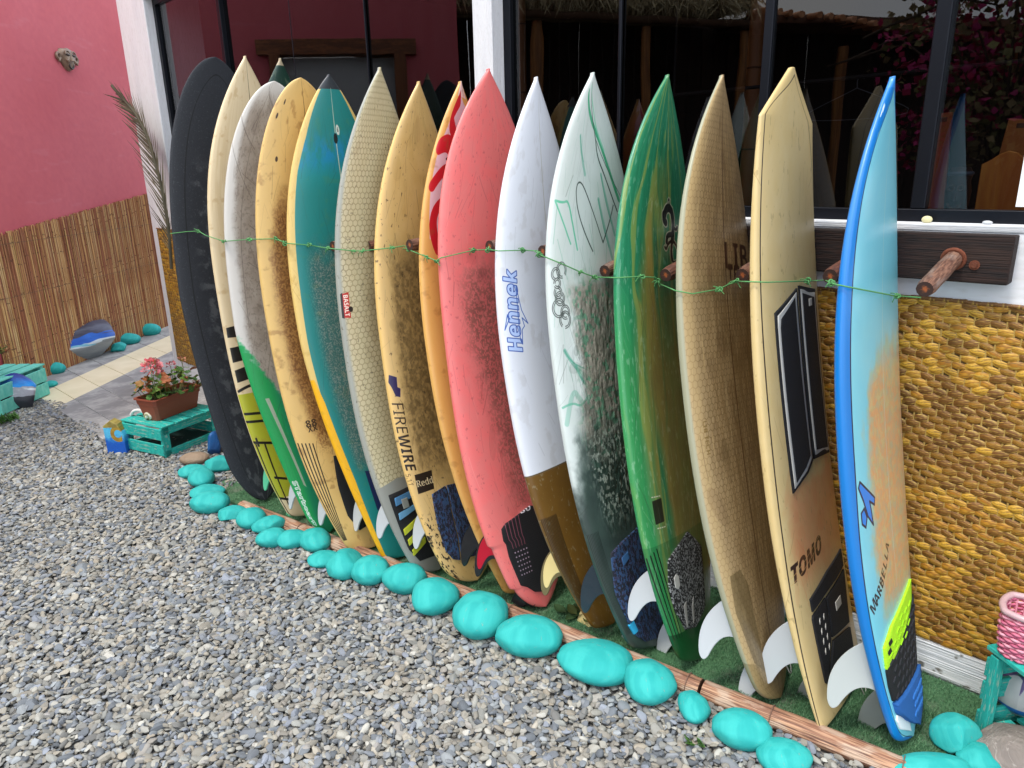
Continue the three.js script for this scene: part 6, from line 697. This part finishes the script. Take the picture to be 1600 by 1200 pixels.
{ // crate on end at the right edge with pots
  const b = ground(1530, 1143), topY = (() => { const r = rayTo(1548, 1012), k = Math.hypot(b.x - eye.x, b.z - eye.z) / Math.hypot(r.x, r.z); return eye.y + r.y * k; })(); console.log('right crate height', topY, b.x, b.z);
  const t = thing('turquoise_crate', 'worn turquoise slatted crate standing on the turf at the lower right edge', 'crate', b, -0.62); const W_ = (x, y, z) => t.localToWorld(V3(x, y, z)); t.updateMatrixWorld(); const H = topY, W = 0.4, D = 0.26;
  for (const z of [-0.0, -D]) for (const x of [0.012, W]) part('post', at(slatBox(0.026, H - 0.014, 0.026), x, (H - 0.014) / 2, z), M.crate, t);
  for (const y of [0.04, H * 0.5, H - 0.06]) part('slat', at(slatBox(0.012, 0.06, D + 0.02), -0.007, y, -D / 2), M.crate, t);
  for (const y of [0.035]) for (const z of [-0.05, -0.13, -0.21]) part('shelf_slat', at(slatBox(W - 0.03, 0.012, 0.06), W / 2, y, z), M.crate, t);
  for (const z of [-0.03, -0.13, -0.23]) part('top_slat', at(slatBox(W + 0.03, 0.014, 0.09), W / 2, H, z), M.crate, t);
  // pink basket on top
  const bc = ground(1597, 1022, H + 0.008), bk = thing('pink_basket', 'pink woven plastic basket with a rounded white rim standing on the turquoise crate', 'basket', bc), pinkM = [std(0xd0708a, 0.45), std(0xe39aac, 0.45), std(0xb85a78, 0.45)], R = rng(97); const rad = (y) => 0.05 + 0.006 * Math.sin(y * 20) + 0.05 * y; const BH = 0.13;
  for (let r = 0; r < 15; r++) { const y = 0.006 + r * BH / 15; const pts = []; for (let k = 0; k <= 48; k++) { const f = k / 48 * 6.2832, q = rad(y) + 0.0028 * Math.cos(k * Math.PI / 2 * 1.0 + r * Math.PI); const sq = 1 / Math.max(Math.abs(Math.cos(f)), Math.abs(Math.sin(f))) ** 0.35; pts.push(V3(q * sq * Math.cos(f), y, q * sq * Math.sin(f))); } part('weave', new THREE.TubeGeometry(new THREE.CatmullRomCurve3(pts), 110, 0.0042, 5), pinkM[r % 3], bk); }
  for (let k = 0; k < 20; k++) { const f = k / 20 * 6.2832, sq = 1 / Math.max(Math.abs(Math.cos(f)), Math.abs(Math.sin(f))) ** 0.35; part('rib', stick(V3(rad(0) * sq * Math.cos(f), 0, rad(0) * sq * Math.sin(f)), V3(rad(BH) * sq * Math.cos(f), BH, rad(BH) * sq * Math.sin(f)), 0.003), pinkM[1], bk); }
  const rim = []; for (let k = 0; k <= 40; k++) { const f = k / 40 * 6.2832, sq = 1 / Math.max(Math.abs(Math.cos(f)), Math.abs(Math.sin(f))) ** 0.35, q = rad(BH) + 0.003; rim.push(V3(q * sq * Math.cos(f), BH + 0.006, q * sq * Math.sin(f))); } part('rim', new THREE.TubeGeometry(new THREE.CatmullRomCurve3(rim), 60, 0.009, 8), phys(0xd9b8bd, 0.3, { transmission: 0.3, thickness: 0 }), bk); part('base', at(new THREE.CylinderGeometry(0.055, 0.05, 0.006, 20), 0, 0.003, 0), pinkM[0], bk);
  // painted pot in the crate
  const pp = thing('painted_pot', 'white pot with purple painted drapes and a blue band inside the turquoise crate', 'pot', ground(1592, 1104, 0.045)); const prof = [[0, 0], [0.045, 0], [0.07, 0.03], [0.08, 0.07], [0.072, 0.115], [0.055, 0.13], [0.052, 0.13], [0.06, 0.11], [0, 0.1]].map((q) => new THREE.Vector2(...q)); part('body', new THREE.LatheGeometry(prof, 36), std(0xffffff, 0.35, { map: tex(256, 128, (u, v) => { const w = 0.42 + 0.2 * Math.abs(Math.sin(u * 18)); if (v > w) return mix3(hex(0x4d3f72), hex(0x7a6a9c), fbm(u * 60, v * 6, 3)); if (v < 0.26 && v > 0.16) return hex(0x2a66b0); return mix3(hex(0xd8d8d4), hex(0xbfc0c0), fbm(u * 20, v * 10, 3)); }, true, true) }), pp);
  const pc = thing('yellow_picture', 'small yellow painted picture with a brown ladder behind the purple pot in the crate', 'picture', ground(1592, 1104, 0.048).add(V3(0.1, 0, -0.13)), -0.62); const cv = document.createElement('canvas'); cv.width = cv.height = 128; const c = cv.getContext('2d'); c.fillStyle = '#d9a51e'; c.fillRect(0, 0, 128, 128); c.fillStyle = '#4a8a3a'; c.fillRect(0, 100, 128, 28); c.strokeStyle = '#5a2d16'; c.lineWidth = 6; c.beginPath(); c.moveTo(30, 120); c.lineTo(50, 30); c.moveTo(60, 120); c.lineTo(76, 30); for (let k = 0; k < 5; k++) { c.moveTo(34 + k * 4, 105 - k * 17); c.lineTo(62 + k * 3, 105 - k * 17); } c.stroke(); const ct = new THREE.CanvasTexture(cv); ct.colorSpace = THREE.SRGBColorSpace; part('panel', at(box(0.2, 0.14, 0.008), 0, 0.07, 0), std(0xffffff, 0.6, { map: ct }), pc);
}

// ---------------------------------------------------------------- across the yard: what the windows mirror
{
  const A = V3(-5.6, 0, 2.3), B = V3(-3.85, 0, 5.5), C = V3(-1.6, 0, 8.6), hut = thing('thatched_hut', 'dark bamboo hut with a thatched eave mirrored in the shop windows', 'hut');
  const beamM = std(0x4a2e18, 0.8), dark = std(0xffffff, 0.85, { map: woodTex(0x1d1009, 0x3a2114, 0x120a06, 60) }), bam = std(0xffffff, 0.6, { map: woodTex(0x8a5524, 0xb0763a, 0x5d3818, 66) });
  const seg = (a, b, back, h, nPlank) => { const d = b.clone().sub(a), L = d.length(); d.normalize(); const out = V3(-d.z, 0, d.x); if (out.x > 0) out.negate(); const o = a.clone().addScaledVector(out, back), R = rng(Math.round(L * 50)); for (let k = -3; k < nPlank + 9; k++) { const s = (k + 0.5) * L / nPlank, p = o.clone().addScaledVector(d, s); const q = part('plank', at(box(L / nPlank - 0.012, h, 0.03, 0), 0, h / 2, 0), dark, hut, p); q.rotation.y = Math.atan2(-d.z, d.x); q.position.addScaledVector(out, 0.02 * R()); } return [d, L, out]; };
  const [d1, L1, o1] = seg(A, B, 1.4, 3.28, 26), [d2, L2, o2] = seg(B, C, 0.9, 3.12, 22);
  const slab = (a, b, out, w, y0, y1, m, nm) => { const P = [[a.clone().setY(y0), b.clone().setY(y0)], [a.clone().addScaledVector(out, w).setY(y1), b.clone().addScaledVector(out, w).setY(y1)]]; const dn = P.map((r) => r.map((v) => v.clone().add(V3(0, -0.08, 0)))); part(nm, sheet([dn[0], P[0], P[1], dn[1], dn[0]], P.concat(dn, [P[0]]).map(() => [[0, 0], [1, 0]])), m, hut); };
  const thatchM = std(0x8d7a5a, 0.9); slab(A, B, o1, 1.6, 3.23, 3.3, thatchM, 'thatch_roof'); slab(B, C, o2, 1.2, 3.1, 3.16, std(0x5d3a24, 0.8), 'plank_roof');
  const straw = new THREE.BufferGeometry(); straw.setAttribute('position', new THREE.Float32BufferAttribute([-0.006, 0, 0, 0.006, 0, 0, 0.004, -0.12, 0.01, -0.003, -0.12, 0.01, 0, -0.2, 0.03], 3)); straw.setIndex([0, 1, 2, 0, 2, 3, 3, 2, 4]); straw.computeVertexNormals(); const n = 2600, im = new THREE.InstancedMesh(straw, std(0xffffff, 0.9), n), R = rng(101), mm = new THREE.Matrix4(), q = new THREE.Quaternion(), cc = new THREE.Color(); im.name = 'straw'; im.userData.kind = 'stuff';
  for (let k = 0; k < n; k++) { const p = A.clone().lerp(B, R()).addScaledVector(o1, 0.12 * R() - 0.05).setY(3.16 + 0.14 * R()); q.setFromEuler(new THREE.Euler((R() - 0.5) * 2.2, R() * 6.28, (R() - 0.5) * 2.4)); const s = 0.6 + 0.8 * R(); mm.compose(p, q, V3(s, s, s)); im.setMatrixAt(k, mm); cc.set(0xe0d2ac).lerp(new THREE.Color(0x8a7656), R()); im.setColorAt(k, cc); } hut.add(im);
  for (const f of [0.02, 0.33, 0.66, 0.98]) part('post', at(new THREE.CylinderGeometry(0.05, 0.055, 2.95, 10), 0, 1.475, 0), bam, hut, A.clone().lerp(B, f).addScaledVector(o1, 0.08)); part('beam', stick(A.clone().setY(3.0), B.clone().setY(3.0), 0.04), beamM, hut);
  for (let k = 0; k < 26; k++) { const p = B.clone().lerp(C, (k + 0.5) / 26).setY(3.12 - 0.3 * k / 26); part('cane_end', stick(p.clone().addScaledVector(o2, 0.3).add(V3(0, 0.03, 0)), p.clone().addScaledVector(o2, -0.12), 0.035), std(k % 2 ? 0xd89a70 : 0xc08258, 0.7), hut); }
  for (const f of [0.3, 0.9]) part('post', at(new THREE.CylinderGeometry(0.06, 0.06, 2.8, 10), 0, 1.4, 0), bam, hut, B.clone().lerp(C, f).addScaledVector(o2, 0.1));
  // bougainvillea beyond
  const bg = thing('bougainvillea', 'bougainvillea bush with magenta flowers mirrored in the right-hand window', 'bush', V3(-1.55, 0, 6.3)); const tm = std(0x4a3a2c, 0.9); const br = []; for (let k = 0; k < 26; k++) { const a = R() * 6.28, l = 1.2 + 1.3 * R(); br.push(tube([V3(0, 1.2 * R(), 0), V3(Math.cos(a) * 0.5, 2 + R(), Math.sin(a) * 0.4), V3(Math.cos(a) * l, 2.4 + 1.8 * R(), Math.sin(a) * 0.9)], 0.012, 10, 5)); } br.push(at(new THREE.CylinderGeometry(0.05, 0.08, 2.2, 8), 0, 1.1, 0)); part('branches', merge(br), tm, bg);
  const lf = new THREE.BufferGeometry(); lf.setAttribute('position', new THREE.Float32BufferAttribute([0, 0, 0, 0.5, 0.12, 0.5, 0, 0, 1, -0.5, 0.12, 0.5], 3)); lf.setIndex([0, 1, 2, 0, 2, 3]); lf.computeVertexNormals(); const N = 6000, cr = new THREE.InstancedMesh(lf, std(0xffffff, 0.7), N); cr.name = 'crown'; cr.userData.kind = 'stuff'; const cl = []; for (let k = 0; k < 60; k++) cl.push([(R() - 0.4) * 2.2, 1.75 + 1.7 * R(), (R() - 0.5) * 1.2, R() < 0.45 ? 1 : 0]); for (let k = 0; k < N; k++) { const [x, y, z, fl] = cl[k % 60]; const u = V3(R() - 0.5, R() - 0.5, R() - 0.5); mm.compose(V3(x, y, z).addScaledVector(u, 0.6), q.setFromEuler(new THREE.Euler(R() * 6, R() * 6, R() * 6)), V3(1, 1, 1).multiplyScalar(0.05 + 0.05 * R())); cr.setMatrixAt(k, mm); cc.set(fl && R() < 0.75 ? (R() < 0.5 ? 0xb0184f : 0xc03074) : (R() < 0.5 ? 0x77703f : 0x8f7c56)).multiplyScalar(0.7 + 0.5 * R()); cr.setColorAt(k, cc); } bg.add(cr);
}
scene.traverse((o) => { if (o.isMesh) { o.castShadow = true; o.receiveShadow = true; } });
renderer.render(scene, camera);
